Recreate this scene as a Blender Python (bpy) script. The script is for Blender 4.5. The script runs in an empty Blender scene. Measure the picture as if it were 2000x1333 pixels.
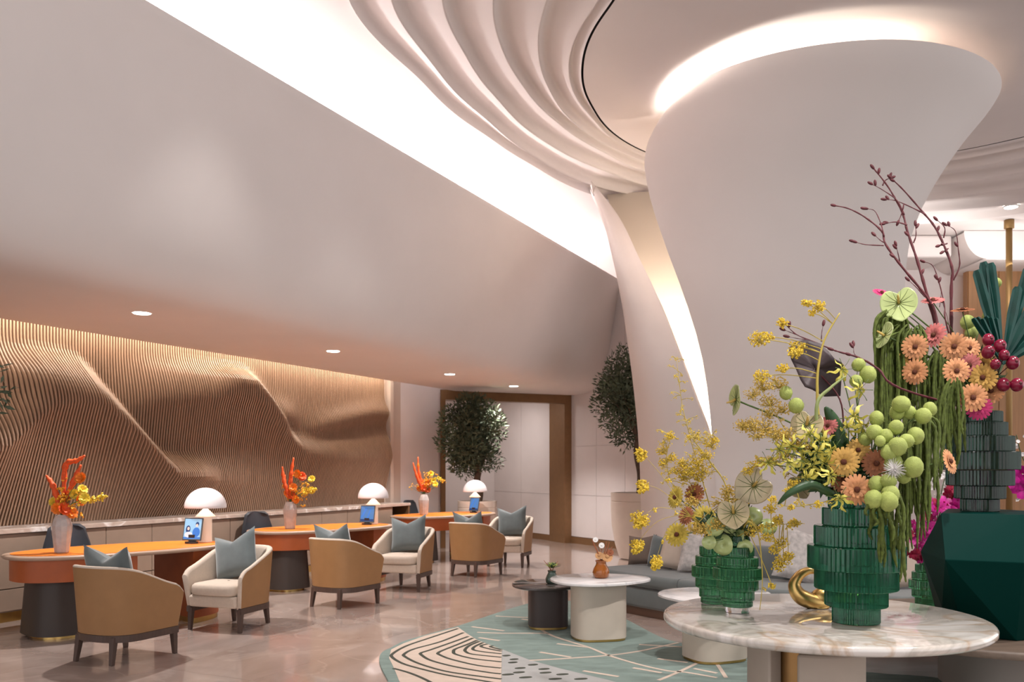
import bpy, bmesh, math, random
import numpy as np
from mathutils import Vector, Matrix
random.seed(7)
S = bpy.context.scene
COL = S.collection
# ------------------------------------------------------------------ camera
EYE, FOC, HOR = 1.52, 1700.0, 915.0          # eye height, focal length in pixels, horizon row
cam_d = bpy.data.cameras.new('camera'); cam = bpy.data.objects.new('camera', cam_d); COL.objects.link(cam)
cam.location = (0, 0, EYE); cam.rotation_euler = (math.pi/2, 0, 0)
cam_d.sensor_width = 36.0; cam_d.lens = 36.0*FOC/2000.0
cam_d.shift_y = (HOR-666.5)/2000.0
cam_d.clip_end = 200
cam_d.dof.use_dof = True; cam_d.dof.focus_distance = 5.2; cam_d.dof.aperture_fstop = 4.5
S.camera = cam
# ------------------------------------------------------------------ world, exposure
wd = bpy.data.worlds.new('world'); S.world = wd; wd.use_nodes = True
wd.node_tree.nodes['Background'].inputs[0].default_value = (1.0, 0.97, 0.98, 1)
wd.node_tree.nodes['Background'].inputs[1].default_value = 1.2
S.view_settings.view_transform = 'Standard'; S.view_settings.look = 'None'
S.view_settings.gamma = 1.0; S.view_settings.use_curve_mapping = False
S.view_settings.exposure = 0.45
S.cycles.caustics_reflective = False; S.cycles.caustics_refractive = False
def area(name, loc, target, sx, sy, power, col, spread=180):
    d = bpy.data.lights.new(name, 'AREA'); d.shape = 'RECTANGLE'; d.size = sx; d.size_y = sy
    d.energy = power; d.color = col; d.spread = math.radians(spread)
    o = bpy.data.objects.new(name, d); COL.objects.link(o); o.location = loc
    o.rotation_euler = (Vector(target)-Vector(loc)).to_track_quat('-Z', 'Y').to_euler()
    return o
def strip(name, a, b, direction, width, power, col, spread=180):
    """long thin area light from a to b shining along direction"""
    a, b = Vector(a), Vector(b); x = (b-a).normalized(); z = -Vector(direction).normalized()
    y = z.cross(x).normalized(); z = x.cross(y).normalized()
    d = bpy.data.lights.new(name, 'AREA'); d.shape = 'RECTANGLE'; d.size = (b-a).length; d.size_y = width
    d.energy = power; d.color = col; d.spread = math.radians(spread)
    o = bpy.data.objects.new(name, d); COL.objects.link(o)
    m = Matrix((x, y, z)).transposed().to_4x4(); m.translation = (a+b)/2; o.matrix_world = m
    return o
def spot(name, loc, target, power, col, angle=60, blend=.5, r=.05):
    d = bpy.data.lights.new(name, 'SPOT'); d.energy = power; d.color = col; d.spot_size = math.radians(angle)
    d.spot_blend = blend; d.shadow_soft_size = r
    o = bpy.data.objects.new(name, d); COL.objects.link(o); o.location = loc
    o.rotation_euler = (Vector(target)-Vector(loc)).to_track_quat('-Z', 'Y').to_euler()
    return o
# wall frame: t along the slatted wall, s away from it into the room
WA = Vector((-5.3, 9.0)); WT = Vector((.44, .898)); WN = Vector((.898, -.44))
def wall(t, s, z): p = WA+WT*t+WN*s; return Vector((p.x, p.y, z))
WARM = (1.0, .80, .62); SOFT = (1.0, .95, .92)
# cove behind the edge of the soffit, slot over the slats
strip('cove_strip_light', wall(-10, 1.45, 5.5), wall(12, 1.45, 5.5), (.45, -.22, 1), .12, 430, (1, .95, .96))
strip('slat_slot_light', wall(-2.0, .27, 3.16), wall(6.85, .27, 3.16), (-.30, .15, -1), .05, 60, (1, .84, .68))
# column: light inside the slit, uplight inside the funnel
strip('column_slit_light', (2.62, 10.75, 1.0), (2.42, 11.35, 4.6), (-.55, .9, .25), .10, 55, (1, .88, .74))
area('column_top_light', (2.55, 10.15, 5.52), (2.3, 9.95, 6.0), .9, .12, 42, (1, .93, .87), 150)
area('column_top_light', (3.5, 9.55, 5.50), (3.4, 9.3, 6.0), .8, .12, 14, (1, .86, .72), 150)
# downlights: the four in the soffit and the ones of the high ceiling outside the frame
DOWN = [(-3.53, 8.3), (-2.26, 11.0), (-.98, 13.7), (.03, 15.7)]
for x, y in DOWN: spot('soffit_spot', (x, y, 2.93), (x, y, 0), 235, SOFT, 116, .6, .04)
for (x, y, z, tx, ty, p) in [(-1.55, 6.7, 5.9, -2.1, 7.4, 150), (-.5, 7.9, 5.9, -.9, 9.6, 150), (2.4, 3.2, 5.9, 1.6, 5.4, 600), (4.9, 4.6, 5.9, 2.9, 5.6, 500), (1.2, 5.6, 5.9, 1.0, 7.8, 300)]:
    spot('ceiling_spot', (x, y, z), (tx, ty, 0), p, SOFT, 62, .7, .06)
spot('ceiling_spot', (8.6, 15.0, 5.92), (8.6, 15.0, 0), 60, SOFT, 100, .6, .05)
area('niche_fill_light', (-.9, 18.2, 2.98), (-.8, 18.6, 0), 1.6, .5, 24, SOFT)  # unseen area light added to brighten the niche
area('far_up_light', (8.2, 15.6, 5.2), (8.0, 16.2, 6.0), 4.0, .2, 22, SOFT)  # bare area light aimed up at the far right ceiling, no cove modelled
# ------------------------------------------------------------------ helpers
def P(u, v, Y): return Vector(((u-1000)/FOC*Y, Y, EYE-(v-HOR)/FOC*Y))
def F(u, v, z=0.0):
    Y = (EYE-z)*FOC/(v-HOR); return Vector(((u-1000)/FOC*Y, Y, z))
def thing(name, label, cat, loc=(0, 0, 0), rz=0.0, group=None):
    o = bpy.data.objects.new(name, None); COL.objects.link(o); o.empty_display_size = .1
    o.location = loc; o.rotation_euler = (0, 0, rz); tag(o, label, cat, group); return o
def tag(o, label=None, cat=None, group=None, kind=None):
    if label: o['label'] = label
    if cat: o['category'] = cat
    if group: o['group'] = group
    if kind: o['kind'] = kind
    return o
def mk(name, vf, mat, parent=None, smooth=True, world=False, bevel=0, sub=0, angle=None):
    v, f = vf
    v = [tuple(p) for p in v]
    if world and parent is not None:
        l = parent.location
        r = -parent.rotation_euler.z; c, s_ = math.cos(r), math.sin(r)
        v = [((p[0]-l[0])*c-(p[1]-l[1])*s_, (p[0]-l[0])*s_+(p[1]-l[1])*c, p[2]-l[2]) for p in v]
    me = bpy.data.meshes.new(name); me.from_pydata(v, [], f); me.update()
    if smooth: me.polygons.foreach_set('use_smooth', [True]*len(me.polygons))
    if angle is not None:
        me.set_sharp_from_angle(angle=math.radians(angle))
    me.materials.append(mat)
    o = bpy.data.objects.new(name, me); COL.objects.link(o)
    if parent is not None: o.parent = parent
    if bevel:
        m = o.modifiers.new('bevel', 'BEVEL'); m.width = bevel; m.segments = 2; m.limit_method = 'ANGLE'
    if sub:
        m = o.modifiers.new('subdivision', 'SUBSURF'); m.levels = sub; m.render_levels = sub
    return o
def struct(name, vf, mat, parent=None, **k):
    o = mk(name, vf, mat, parent, **k)
    if parent is None: o['kind'] = 'structure'
    return o
def box(x0, x1, y0, y1, z0, z1):
    v = [(x0, y0, z0), (x1, y0, z0), (x1, y1, z0), (x0, y1, z0), (x0, y0, z1), (x1, y0, z1), (x1, y1, z1), (x0, y1, z1)]
    return v, [(0, 3, 2, 1), (4, 5, 6, 7), (0, 1, 5, 4), (1, 2, 6, 5), (2, 3, 7, 6), (3, 0, 4, 7)]
def prism(poly, z0, z1):
    n = len(poly); v = [(p[0], p[1], z0) for p in poly]+[(p[0], p[1], z1) for p in poly]
    return v, [tuple(range(n-1, -1, -1)), tuple(range(n, 2*n))]+[(i, (i+1) % n, n+(i+1) % n, n+i) for i in range(n)]
def join(*vfs):
    V, Fc = [], []
    for v, f in vfs:
        o = len(V); V += list(v); Fc += [tuple(i+o for i in q) for q in f]
    return V, Fc
def xf(vf, m):
    return [tuple(m @ Vector(p)) for p in vf[0]], vf[1]
def lathe(prof, n=32, cx=0, cy=0, rib=0, cap=True, z0=0):
    V, Fc = [], []
    for (r, z) in prof:
        for i in range(n):
            a = 2*math.pi*i/n; rr = r*(1-rib*(i % 2)) if rib else r
            V.append((cx+rr*math.cos(a), cy+rr*math.sin(a), z+z0))
    m = len(prof)
    for j in range(m-1):
        for i in range(n):
            Fc.append((j*n+i, j*n+(i+1) % n, (j+1)*n+(i+1) % n, (j+1)*n+i))
    if cap:
        Fc.append(tuple(range(n-1, -1, -1))); Fc.append(tuple(range((m-1)*n, m*n)))
    return V, Fc
def grid(rows, closed=False):
    """rows: list of equally long lists of points"""
    n = len(rows[0]); V = [p for r in rows for p in r]; Fc = []
    for j in range(len(rows)-1):
        for i in range(n if closed else n-1):
            a, b = j*n+i, j*n+(i+1) % n
            Fc.append((a, b, b+n, a+n))
    return V, Fc
def tube(pts, rad, n=6, cap=True):
    pts = [Vector(p) for p in pts]
    if not hasattr(rad, '__len__'): rad = [rad]*len(pts)
    V, Fc = [], []; ref = Vector((.31, .17, .93))
    t0 = (pts[1]-pts[0]).normalized()
    if abs(t0.dot(ref)) > .95: ref = Vector((1, .1, .05))
    u = t0.cross(ref).normalized()
    for i, p in enumerate(pts):
        t = (pts[min(i+1, len(pts)-1)]-pts[max(i-1, 0)])
        t = t.normalized() if t.length > 1e-9 else t0
        u = (u-t*u.dot(t))
        u = u.normalized() if u.length > 1e-6 else t.orthogonal().normalized()
        w = t.cross(u)
        for k in range(n):
            a = 2*math.pi*k/n; V.append(tuple(p+(u*math.cos(a)+w*math.sin(a))*rad[i]))
    for j in range(len(pts)-1):
        for k in range(n):
            Fc.append((j*n+k, j*n+(k+1) % n, (j+1)*n+(k+1) % n, (j+1)*n+k))
    if cap:
        Fc.append(tuple(range(n-1, -1, -1))); Fc.append(tuple(range((len(pts)-1)*n, len(pts)*n)))
    return V, Fc
def spline(pts, n=8):
    """Catmull-Rom through pts"""
    pts = [Vector(p) for p in pts]; out = []
    for i in range(len(pts)-1):
        p0, p1, p2, p3 = pts[max(i-1, 0)], pts[i], pts[i+1], pts[min(i+2, len(pts)-1)]
        for k in range(n):
            t = k/n
            out.append(.5*((2*p1)+(p2-p0)*t+(2*p0-5*p1+4*p2-p3)*t*t+(3*p1-p0-3*p2+p3)*t**3))
    out.append(pts[-1]); return out
def ball(c, r, n=10, m=7, sq=(1, 1, 1)):
    V, Fc = [], []
    for j in range(m+1):
        b = math.pi*j/m
        for i in range(n):
            a = 2*math.pi*i/n
            V.append((c[0]+r*sq[0]*math.sin(b)*math.cos(a), c[1]+r*sq[1]*math.sin(b)*math.sin(a), c[2]-r*sq[2]*math.cos(b)))
    for j in range(m):
        for i in range(n): Fc.append((j*n+i, j*n+(i+1) % n, (j+1)*n+(i+1) % n, (j+1)*n+i))
    return V, Fc
def copy_tree(o, parent=None):
    c = o.copy(); COL.objects.link(c)
    if parent is not None: c.parent = parent
    for ch in list(o.children): copy_tree(ch, c)
    return c
def frame(normal, up=(0, 0, 1)):
    n = Vector(normal).normalized(); u = Vector(up)
    x = u.cross(n)
    if x.length < 1e-4: x = Vector((1, 0, 0))
    x.normalize(); y = n.cross(x)
    return Matrix((x, y, n)).transposed().to_4x4()
def solid(vf, th):
    """give an open sheet a thickness along its vertex normals"""
    me = bpy.data.meshes.new('t'); me.from_pydata([tuple(p) for p in vf[0]], [], vf[1]); me.update()
    bm = bmesh.new(); bm.from_mesh(me); bmesh.ops.recalc_face_normals(bm, faces=bm.faces)
    bmesh.ops.solidify(bm, geom=list(bm.faces), thickness=th)
    v = [tuple(x.co) for x in bm.verts]; bm.verts.index_update()
    f = [tuple(x.index for x in q.verts) for q in bm.faces]; bm.free(); bpy.data.meshes.remove(me)
    return v, f
def sstep(x): x = min(1, max(0, x)); return x*x*(3-2*x)
# ------------------------------------------------------------------ materials
MATS = {}
def mat(name, col, rough=.6, metal=0., noise=0., nscale=8., bump=0., bscale=60., coat=0., sheen=0., trans=0., ior=1.45, emit=None, estr=0., stretch=None, sss=0.):
    if name in MATS: return MATS[name]
    m = bpy.data.materials.new(name); m.use_nodes = True; nt = m.node_tree; b = nt.nodes['Principled BSDF']
    c = (*col, 1); b.inputs['Base Color'].default_value = c
    b.inputs['Roughness'].default_value = rough; b.inputs['Metallic'].default_value = metal
    b.inputs['Coat Weight'].default_value = coat; b.inputs['Sheen Weight'].default_value = sheen
    b.inputs['Transmission Weight'].default_value = trans; b.inputs['IOR'].default_value = ior
    if sss: b.inputs['Subsurface Weight'].default_value = sss; b.inputs['Subsurface Radius'].default_value = (.02, .01, .006)
    if emit: b.inputs['Emission Color'].default_value = (*emit, 1); b.inputs['Emission Strength'].default_value = estr
    tc = nt.nodes.new('ShaderNodeTexCoord'); mp = nt.nodes.new('ShaderNodeMapping'); nt.links.new(tc.outputs['Object'], mp.inputs[0])
    if stretch: mp.inputs['Scale'].default_value = stretch
    if noise:
        nz = nt.nodes.new('ShaderNodeTexNoise'); nz.inputs['Scale'].default_value = nscale; nz.inputs['Detail'].default_value = 5
        nt.links.new(mp.outputs[0], nz.inputs['Vector'])
        r = nt.nodes.new('ShaderNodeValToRGB'); r.color_ramp.elements[0].position = .3; r.color_ramp.elements[1].position = .7
        r.color_ramp.elements[0].color = tuple(max(0, x*(1-noise)) for x in col)+(1,)
        r.color_ramp.elements[1].color = tuple(min(1, x*(1+noise)) for x in col)+(1,)
        nt.links.new(nz.outputs['Fac'], r.inputs[0]); nt.links.new(r.outputs[0], b.inputs['Base Color'])
    if bump:
        n2 = nt.nodes.new('ShaderNodeTexNoise'); n2.inputs['Scale'].default_value = bscale; n2.inputs['Detail'].default_value = 3
        nt.links.new(mp.outputs[0], n2.inputs['Vector'])
        bp = nt.nodes.new('ShaderNodeBump'); bp.inputs['Strength'].default_value = bump; bp.inputs['Distance'].default_value = .01
        nt.links.new(n2.outputs['Fac'], bp.inputs['Height']); nt.links.new(bp.outputs[0], b.inputs['Normal'])
    MATS[name] = m; return m
def marble(name, stops, scale, rough, vein=(1, 1, 1), vfac=.5, vwidth=.03, vscale=1.2, coat=0., rand=0., distort=2.0):
    """layered noise clouds with thin veins; rand shifts the pattern from piece to piece"""
    m = bpy.data.materials.new(name); m.use_nodes = True; nt = m.node_tree; b = nt.nodes['Principled BSDF']
    L = nt.links.new
    tc = nt.nodes.new('ShaderNodeTexCoord'); oi = nt.nodes.new('ShaderNodeObjectInfo')
    ad = nt.nodes.new('ShaderNodeVectorMath'); ad.operation = 'MULTIPLY_ADD'
    cb = nt.nodes.new('ShaderNodeCombineXYZ')
    for i in range(3): L(oi.outputs['Random'], cb.inputs[i])
    L(cb.outputs[0], ad.inputs[0]); ad.inputs[1].default_value = (37*rand, 53*rand, 71*rand); L(tc.outputs['Object'], ad.inputs[2])
    n1 = nt.nodes.new('ShaderNodeTexNoise'); n1.inputs['Scale'].default_value = scale; n1.inputs['Detail'].default_value = 8; n1.inputs['Distortion'].default_value = distort
    L(ad.outputs[0], n1.inputs['Vector'])
    r1 = nt.nodes.new('ShaderNodeValToRGB'); e = r1.color_ramp.elements
    while len(e) < len(stops): e.new(.5)
    for k, (p, c) in enumerate(stops): e[k].position = p; e[k].color = (*c, 1)
    L(n1.outputs['Fac'], r1.inputs[0])
    n2 = nt.nodes.new('ShaderNodeTexNoise'); n2.inputs['Scale'].default_value = vscale; n2.inputs['Detail'].default_value = 6; n2.inputs['Distortion'].default_value = 1.2
    L(ad.outputs[0], n2.inputs['Vector'])
    s1 = nt.nodes.new('ShaderNodeMath'); s1.operation = 'SUBTRACT'; L(n2.outputs['Fac'], s1.inputs[0]); s1.inputs[1].default_value = .5
    s2 = nt.nodes.new('ShaderNodeMath'); s2.operation = 'ABSOLUTE'; L(s1.outputs[0], s2.inputs[0])
    mr = nt.nodes.new('ShaderNodeMapRange'); mr.inputs['From Min'].default_value = 0; mr.inputs['From Max'].default_value = vwidth; mr.inputs['To Min'].default_value = vfac; mr.inputs['To Max'].default_value = 0
    L(s2.outputs[0], mr.inputs['Value'])
    mx = nt.nodes.new('ShaderNodeMix'); mx.data_type = 'RGBA'
    L(mr.outputs[0], mx.inputs['Factor']); L(r1.outputs[0], mx.inputs['A']); mx.inputs['B'].default_value = (*vein, 1)
    L(mx.outputs['Result'], b.inputs['Base Color'])
    b.inputs['Roughness'].default_value = rough; b.inputs['Coat Weight'].default_value = coat; b.inputs['Coat Roughness'].default_value = .04
    MATS[name] = m; return m
M_PLASTER = mat('plaster_white', (.81, .745, .72), .75, noise=.02, nscale=1.2, bump=.02, bscale=200)
M_PLASTER2 = mat('plaster_column', (.80, .73, .695), .7, noise=.02, nscale=1.0, bump=.02, bscale=200)
M_PANEL = mat('wall_panel_white', (.72, .655, .64), .55, noise=.03, nscale=2)
M_BEIGE = mat('wall_beige', (.56, .45, .38), .6, noise=.03, nscale=3)
M_GAP = mat('dark_joint', (.03, .025, .02), .9)
M_SLAT = mat('slat_wood', (.315, .20, .132), .45, noise=.10, nscale=5, stretch=(4, 4, .6))
M_SLATBACK = mat('slat_backing', (.035, .02, .013), .9)
M_CAB = mat('cabinet_taupe', (.275, .197, .147), .5, noise=.05, nscale=6)
M_CTOP = marble('counter_stone', [(.3, (.40, .31, .26)), (.7, (.50, .41, .35))], 4, .25)
M_BRASS = mat('aged_brass', (.55, .36, .13), .32, 1.0, noise=.08, nscale=12)
M_BRONZE = mat('bronze_trim', (.24, .13, .06), .4, .35, noise=.06, nscale=10)
M_FLOOR = marble('floor_marble', [(.25, (.34, .255, .215)), (.5, (.425, .33, .287)), (.75, (.51, .415, .37))], .9, .16, (.62, .53, .47), .30, .02, .7, coat=.6, rand=1.)
M_POLE = mat('satin_brass', (.33, .20, .075), .5, .5)
M_WOODPANEL = mat('oak_panel', (.36, .18, .075), .45, noise=.12, nscale=3, stretch=(6, 6, .4))
# ------------------------------------------------------------------ floor of polished stone slabs
fl = struct('floor', box(-12, 16, -4, 24, -.12, -.012), M_GAP, smooth=False)
TS = 1.5; rot = math.atan2(.898, .44)
tile_me = None; ca, sa = math.cos(rot), math.sin(rot)
for i in range(-14, 16):
    for j in range(-14, 16):
        cx, cy = 1+i*TS*ca-j*TS*sa*.6, 9+i*TS*sa+j*TS*ca*.6
        if not (2.0 < cy < 22 and -.72*cy-1.2 < cx < .72*cy+1.2): continue
        if tile_me is None:
            o = mk('tile', box(-TS/2+.0012, TS/2-.0012, -TS*.3+.0012, TS*.3-.0012, -.012, 0), M_FLOOR, fl, smooth=False); tile_me = o.data
        else:
            o = bpy.data.objects.new('tile', tile_me); COL.objects.link(o); o.parent = fl
        o.location = (cx, cy, 0); o.rotation_euler = (0, 0, rot)
# ------------------------------------------------------------------ left wall: backing, rippled slats, cabinets
TL = 6.86
def wbox(t0, t1, s0, s1, z0, z1):
    v, f = box(t0, t1, s0, s1, z0, z1)
    return [tuple(wall(p[0], p[1], p[2])) for p in v], [tuple(reversed(q)) for q in f]
wl = struct('wall_left', wbox(-4, TL+.1, -.25, -.02, 0, 3.3), M_SLATBACK, smooth=False)
def px2wall(u, v, off):
    k = (u-1000)/FOC; bx, by = WA.x+WN.x*off, WA.y+WN.y*off
    t = (k*by-bx)/(WT.x-k*WT.y); Y = by+WT.y*t
    return t, EYE+(HOR-v)/FOC*Y
def curve_fn(pts):
    pts = sorted(pts); xs = [p[0] for p in pts]; ys = [p[1] for p in pts]
    return lambda x: float(np.interp(x, xs, ys))
A1 = [(-30, 885), (0, 872), (33, 843), (66, 812), (92, 795), (132, 788), (185, 788), (211, 804), (251, 843), (290, 885), (317, 913), (340, 930), (400, 932), (470, 945)]
k1 = curve_fn([px2wall(u, v, .40) for u, v in A1])
amp1 = curve_fn([(-3, .35), (-.3, .46), (.6, .44), (1.3, .42), (1.9, .40), (2.3, .34), (2.8, .16), (3.4, .06), (7, .0)])
rise1 = curve_fn([(-3, .85), (.0, .8), (.6, .70), (1.0, .58), (1.4, .46), (1.8, .38), (2.2, .34), (3, .5), (7, .6)])
A2 = [(250, 800), (300, 782), (380, 776), (450, 776), (492, 786), (525, 824), (548, 850), (567, 870), (584, 884), (620, 893), (690, 895), (735, 893)]
k2 = curve_fn([px2wall(u, v, .22) for u, v in A2])
amp2 = curve_fn([(-3, 0), (1.1, 0), (1.8, .14), (2.4, .20), (3.2, .24), (3.8, .26), (4.5, .24), (5.2, .22), (6.2, .20), (7.2, .16)])
rise2 = curve_fn([(-3, .6), (2.5, .7), (3.6, .55), (4.2, .34), (5, .40), (6, .6), (7, .7)])
A3 = [(400, 760), (423, 745), (450, 738), (475, 745), (500, 772), (530, 812)]
k3 = curve_fn([px2wall(u, v, .12) for u, v in A3])
amp3 = curve_fn([(-3, 0), (2.6, 0), (3.1, .12), (3.7, .15), (4.2, .13), (4.6, .03), (7, 0)])
A4 = [(540, 862), (580, 848), (630, 832), (690, 815), (735, 805)]
k4 = curve_fn([px2wall(u, v, .2) for u, v in A4])
amp4 = curve_fn([(-3, 0), (4.3, 0), (5.0, .08), (6.0, .12), (7, .10)])
def relief(t, z):
    d = 0.
    zb = .93
    def prof(zk, a, rise, soft):
        if a < .002: return 0.
        if z < zk: return a*max(0., (z-zb)/(zk-zb))**soft
        return a*(1-sstep((z-zk)/rise))
    d += prof(k1(t), amp1(t), rise1(t), 1.05)
    d += prof(k2(t), amp2(t), rise2(t), 1.5)
    a = amp3(t)
    if a > .002: d += a*math.exp(-((z-k3(t))/.22)**2)
    a = amp4(t)
    if a > .002: d += a*math.exp(-((z-k4(t))/.16)**2)
    # small second swell near the top of the left end
    d += .16*math.exp(-((t+.15)/.55)**2-((z-2.52)/.22)**2)
    return d*min(1, max(0, (3.0-z)/.25))
PIT = .0382; nsl = int((TL+1.7)/PIT); ZS = [0.925+(3.10-.925)*i/40 for i in range(41)]
for k in range(nsl):
    t = -1.7+k*PIT; rows = []
    for z in ZS:
        d = .085+relief(t, z)
        rows.append([wall(t, .0, z), wall(t, d, z), wall(t+.017, d, z), wall(t+.017, 0, z)])
    mk('slat', grid(rows), M_SLAT, wl, smooth=False)
# stone counter, cabinets, plinth
CD = .52
ct = struct('countertop', wbox(-3.8, 6.96, .001, CD+.03, .875, .924), M_CTOP, smooth=False, bevel=.006)
del ct['kind']; tag(ct, 'long beige stone worktop running under the slatted wall', 'countertop')
CW = .62
for k in range(-3, 11):
    t0 = .246-3*CW+k*CW+CW*3 if False else .246+(k-1)*CW
    if t0+CW > 6.95: break
    lab = 'taupe cabinet unit with flat doors under the stone worktop'
    c = thing('base_cabinet', lab, 'cabinet', wall(t0, .02, 0), 0, 'row of taupe base cabinets')
    mk('body', wbox(t0+.004, t0+CW-.004, .02, CD-.025, .10, .872), M_CAB, c, False, True)
    mk('door', wbox(t0+.004, t0+CW-.004, CD-.022, CD, .335, .868), M_CAB, c, False, True, bevel=.003)
    mk('drawer', wbox(t0+.004, t0+CW-.004, CD-.022, CD, .115, .325), M_CAB, c, False, True, bevel=.003)
    mk('plinth', wbox(t0+.002, t0+CW-.002, .02, CD-.05, 0, .099), M_BRASS, c, False, True)
pan = thing('end_panel', 'dark bronze end panel closing the cabinet row', 'panel', wall(6.9, .02, 0))
mk('board', wbox(6.905, 6.955, .02, CD+.01, 0, .872), M_BRONZE, pan, False, True)
# ------------------------------------------------------------------ walls past the slats
def wall_seg(name, a, b, z0, z1, m, th=.12, parent=None):
    a, b = Vector(a), Vector(b); d = (b-a).normalized(); n = Vector((-d.y, d.x))
    poly = [a, b, b+n*th, a+n*th]
    return struct(name, prism(poly, z0, z1), m, parent, smooth=False)
pA = wall(TL+.06, .02, 0).xy; pB = Vector((-2.0, 15.62)); pC = Vector((-1.37, 16.62)); pD = Vector((1.2, 17.72)); pE = Vector((2.12, 16.2)); pF = Vector((3.3, 14.5))
w1 = wall_seg('wall_end', wall(TL+.1, -.2, 0).xy, wall(TL+.1, .13, 0).xy, 0, 3.2, M_BEIGE, .1)
w2 = wall_seg('wall_beige', pA, pB, 0, 3.2, M_BEIGE)
w3 = wall_seg('wall_white', pB, pC, 0, 3.2, M_PANEL)
# portal
def panels(parent, a, b, cols, zs, m, proud=.02, gap=.006):
    a, b = Vector(a), Vector(b); d = (b-a); L = d.length; d.normalize(); n = Vector((d.y, -d.x))
    for c in range(cols):
        for r in range(len(zs)-1):
            p, q = a+d*(L*c/cols+gap/2), a+d*(L*(c+1)/cols-gap/2)
            mk('panel', prism([p+n*proud, q+n*proud, q+n*.001, p+n*.001], zs[r]+gap/2, zs[r+1]-gap/2), m, parent, False)
d1 = thing('door_frame', 'tall bronze portal frame around the wide opening', 'door frame', (pC.x, pC.y, 0))
dv = (pD-pC).normalized(); dn = Vector((-dv.y, dv.x))
mk('jamb', prism([pC-dn*.05, pC+dv*.09-dn*.05, pC+dv*.09+dn*.35, pC+dn*.35], 0, 3.02), M_BRONZE, d1, False, True)
mk('jamb', prism([pD-dv*.17-dn*.05, pD-dn*.05, pD+dn*.15, Vector((.86, 18.22)), Vector((.78, 18.17))], 0, 3.02), M_BRONZE, d1, False, True)
mk('header', prism([pC+dv*.091-dn*.05, pD-dv*.171-dn*.05, pD-dv*.171+dn*.10, pC+dv*.091+dn*.35], 2.83, 3.02), M_BRONZE, d1, False, True)
n0 = Vector((.84, 18.2)); n1 = Vector((-.4, 20.4)); n2 = Vector((-3.0, 20.4))
wn = wall_seg('wall_niche', n1, n0, 0, 3.6, M_PANEL)
panels(wn, n1, n0, 2, [.12, .98, 3.0], M_PANEL)
wn2 = wall_seg('wall_niche_far', n2, n1, 0, 3.6, M_PANEL)
wn3 = wall_seg('wall_niche_side', pC+dn*.36, n2, 0, 3.6, M_BEIGE)
struct('baseboard_niche', prism([n1+(n0-n1).normalized()*.0+Vector((.02, -.03)), n0+Vector((.0, -.04)), n0, n1], 0, .12), M_BRONZE, smooth=False)
struct('ceiling_niche', box(-3.2, 1.3, 16.9, 20.6, 3.05, 3.15), M_PLASTER, smooth=False)
wr = wall_seg('wall_back', pD, pE, 0, 6.3, M_PANEL)
panels(wr, pD, pE, 2, [.14, .98, 1.96, 3.5, 6.2], M_PANEL)
struct('baseboard_back', prism([pD+(pE-pD).normalized().yx*Vector((0, 0)), pE, pE+Vector((-.02, -.03)), pD+Vector((-.02, -.03))], 0, .13), M_BRONZE, smooth=False)
wr2 = wall_seg('wall_back_right', pE, pF, 0, 6.3, M_PANEL)
panels(wr2, pE, pF, 2, [.14, .98, 1.96, 3.5, 6.2], M_PANEL)
# ------------------------------------------------------------------ curved soffit along the left
prof = [(.40, 3.20), (.40, 3.0), (.7, 3.0), (1.3, 3.0), (1.9, 3.0), (2.3, 3.0), (2.5, 3.02), (2.65, 3.07), (2.78, 3.17), (2.9, 3.34), (3.0, 3.56), (3.08, 3.82), (3.16, 4.16), (3.25, 4.55), (3.33, 4.87), (3.37, 5.0), (3.37, 5.04), (3.34, 5.05), (3.28, 5.05), (3.24, 5.0), (2.9, 4.98), (1.75, 5.2), (1.73, 5.535), (1.69, 5.535), (1.66, 5.2), (1.2, 5.2)]  # upstand hidden behind the lip is added to block low cove spill
pr = spline([(a, b, 0) for a, b in prof[1:16]], 4)
prof = [prof[0]]+[(p.x, p.y) for p in pr]+prof[16:]
sheet = [[wall(t, s, z) for s, z in prof] for t in (-11, -6, -3, 0, 3, 6, 7.2, 8.6, 9.6, 10.6)]
struct('ceiling_soffit', grid(sheet), M_PLASTER, angle=40)
# ------------------------------------------------------------------ rippled ceiling rings
RC = Vector((4.0, 9.6)); ZC = 6.0
rings_px = [
 [(674, 0), (820, 149), (955, 266), (1045, 324), (1162, 383), (1270, 408), (1790, 439), (2000, 418)],
 [(759, 0), (843, 117), (955, 234), (1045, 306), (1135, 356), (1270, 387), (1834, 412), (2000, 397)],
 [(861, 0), (910, 104), (978, 198), (1068, 279), (1180, 333), (1270, 365), (1802, 393), (2000, 368)],
 [(963, 0), (982, 95), (1023, 167), (1090, 239), (1180, 297), (1270, 339), (1813, 365), (2000, 339)],
 [(1072, 0), (1053, 104), (1077, 180), (1135, 252), (1203, 294), (1270, 322), (1829, 337), (2000, 308)],
 [(1176, 0), (1113, 113), (1117, 171), (1158, 230), (1270, 311), (1835, 318), (2000, 288)],
 [(1200, 0), (1136, 131), (1158, 212), (1270, 302), (1837, 301), (2000, 268)]]
NR = 240
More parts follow.
